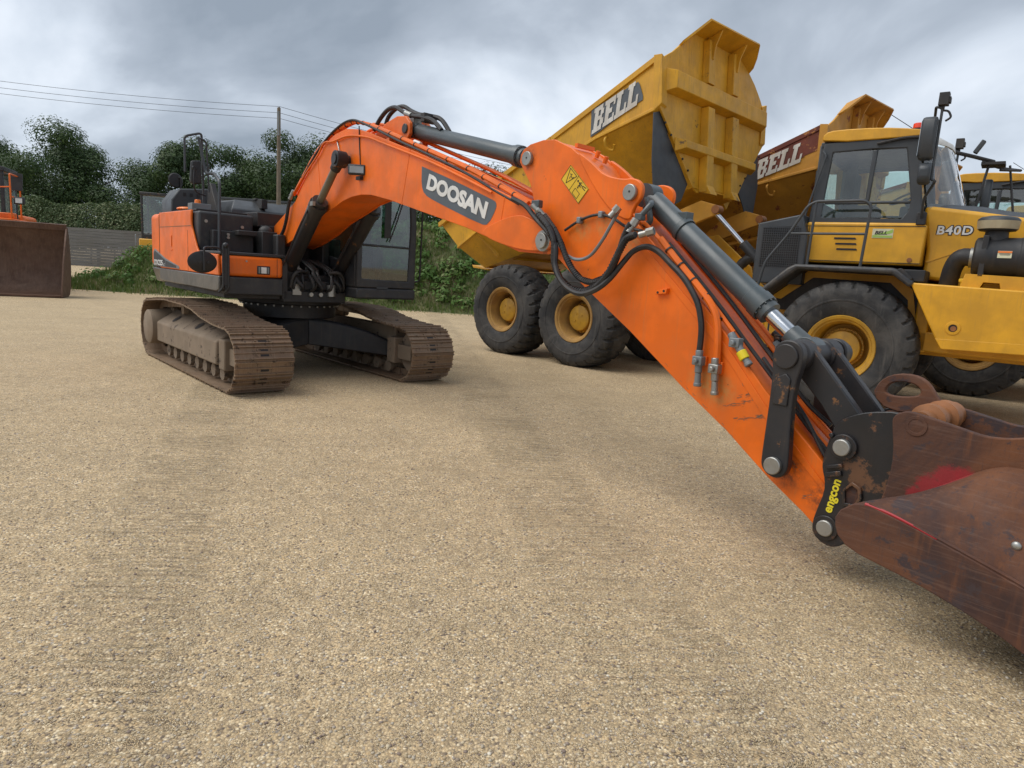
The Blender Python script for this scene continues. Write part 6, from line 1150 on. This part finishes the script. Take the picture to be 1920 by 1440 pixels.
        # hanging rubber deflector
        mb = MB(); fl = [(-1.84, 4.22), (-1.86, 3.50), (-1.80, 3.02), (-1.62, 2.90), (-1.30, 2.86), (-1.0, 2.98), (-.84, 3.24), (-.62, 3.50), (-.95, 4.0), (-1.45, 4.34)] if s < 0 else [(1.66, 4.34), (1.3, 4.3), (.80, 3.56), (1.0, 3.32), (1.14, 3.16), (1.26, 2.96), (1.42, 2.90), (1.56, 3.0), (1.72, 3.6)]
        A = [mb.bm.verts.new(FW(y, z, -.05)) for y, z in fl]; B = [mb.bm.verts.new(FW(y, z, -.065)) for y, z in fl]; mb.face(A); mb.face(B[::-1]); n = len(fl)
        for i in range(n): mb.face([A[i], B[i], B[(i+1) % n], A[(i+1) % n]])
        mb.out('rubber_flap', 'slate', bn, .004, 38, XB)
        mb = MB()
        for k in range(5): u = (k+.5)/5; y_ = s*(1.70*(1-u)+.82*u); z_ = 4.18*(1-u)+3.40*u; mb.cyl(FW(y_, z_, .0), FW(y_, z_, .02), .018, None, 8)
        mb.out('flap_bolts', 'black', bn, 0, 38, XB)
    # tail lip
    mb = MB(); loft(mb, [[(-2.95, -1.15, 1.70), (-2.95, 1.15, 1.70), (-2.80, 1.15, 1.66), (-2.80, -1.15, 1.66)], [(-3.35, -1.18, 1.76), (-3.35, 1.18, 1.76), (-3.30, 1.18, 1.70), (-3.30, -1.18, 1.70)]]); mb.out('tail_lip', BN, bn, .006, 38, XB)
    mb = MB(); 
    for x0 in (-2.35, -1.6, -.8): mb.box(x0, x0+.16, -.95, .95, 1.80+.42*(x0+2.6), 1.98+.42*(x0+2.6))
    mb.out('floor_beam', BN, bn, .01, 38, XB)
    # lettering on the side strip
    if letters:
        for s in (-1,):
            slab = mp.get('slab')
            O = V(.30, -1.765, 4.02); Xd = V(.85, 0, .35).normalized(); Yd = V(-.06, 0, 1).normalized()
            P0 = V(.16, 0, 3.97); mb = MB()
            a_ = [(.225, 3.985), (.205, 4.425), (.70, 4.60), (.95, 4.69), (1.12, 4.745), (1.155, 4.70), (1.235, 4.52), (1.24, 4.46), (1.0, 4.36), (.75, 4.23), (.45, 4.08)]
            if slab:
                mb = MB(); mb.prism([(-3.84, 2.60), (-.69, 4.07), (1.41, 5.03), (1.45, 4.62), (-.60, 3.78), (-3.62, 2.36)], -1.752, -1.745); mb.out('upper_band', 'rusty_red', bn, 0, 38, XB)
                a_ = [(.24, 4.02), (.23, 4.42), (.70, 4.60), (1.08, 4.74), (1.20, 4.50), (.75, 4.25)]; mb = MB()
            mb.prism(a_, -1.757, -1.7525); q = mb.out('letter_field', mp['field'], bn, 0, 38, XB)
            mb = MB(); slab_text(mb, 'BELL', (.25, -1.762, 4.025), Xd, Yd, 1.0, .385, .0, gap=.015, depth=.004, shear=.15); mb.out('lettering', 'white_worn', q, 0, 38, XB)
    # hoist rams
    for s in (-1, 1):
        a = V(1.2, s*.62, 1.35); b_ = V(1.25, s*.70, 2.95); 
        mb = MB(); mb.cyl((2.05, s*.78, 1.45), (1.55, s*.82, 2.35), .09, None, 20); ho = mb.out('hoist_ram', 'slate', t, 0, 38, XRR)
        mb = MB(); mb.cyl((2.72, s*.72, 2.28), (2.12, s*.78, 2.85), .038, None, 16) ; mb.out('ram_rod', 'chrome', ho, 0, 38, XRR); mb = MB(); mb.cyl((2.68, s*.72, 2.32), (3.15, s*.68, 1.87), .075, None, 16); mb.out('ram_barrel', 'chassis_black', ho, 0, 38, XRR)
        mb = MB(); mb.prism([(2.25, 2.78), (2.16, 2.93), (1.90, 3.0), (1.4, 2.82), (1.1, 2.55), (1.5, 2.5), (2.0, 2.70)], s*.74, s*.82); mb.out('hoist_bracket', 'orange_rust' if BN == 'worn_orange' else 'worn_orange', ho, .01, 38, XRR)
        mb = MB(); mb.cyl((2.20, s*.70, 2.85), (2.20, s*.86, 2.85), .07, None, 16); mb.out('hoist_pin', 'orange_rust', ho, .004, 38, XRR)
        mb = MB(); mb.prism([(1.2, 1.42), (2.5, 1.42), (2.3, 2.0), (1.6, 2.55), (1.3, 2.5), (1.0, 1.8)], s*.40, s*.44); mb.out('hoist_stand', Y_, ho, .01, 38, XRR)
        # rear mud guard
    return t
Y = dict(body='yellow', bin='yellow_bin', panel='yellow_bin', front='yellow_bin', roof='yellow', header='white', rimf='rim_yellow', rimr='rim_tan', cap='sticker_yellow', bowl='beige', field='decal_grey')
t1 = build_truck('dump_truck', 'yellow articulated dump truck with its clean yellow body tipped, right beside the excavator arm', (0, 0), 0, Y)
O2 = dict(body='yellow', bin='worn_orange', panel='worn_orange', front='worn_orange', roof='yellow', header='slate', rimf='rim_tan', rimr='rim_tan', cap='sticker_yellow', bowl='slate', field='rusty_red', slab=1)
t2 = build_truck('dump_truck', 'older dump truck parked behind, its scraped tipped body rusty red and orange', (3.55, 2.55), 0, O2, bintilt=radians(3.8))
t3 = build_truck('dump_truck', 'farthest dump truck, only the orange tip of its tipped body showing beside the yellow cab', (7.0, 6.0), 0, O2, bintilt=radians(9), letters=False)
# rusty red upper band on the second truck's side strip
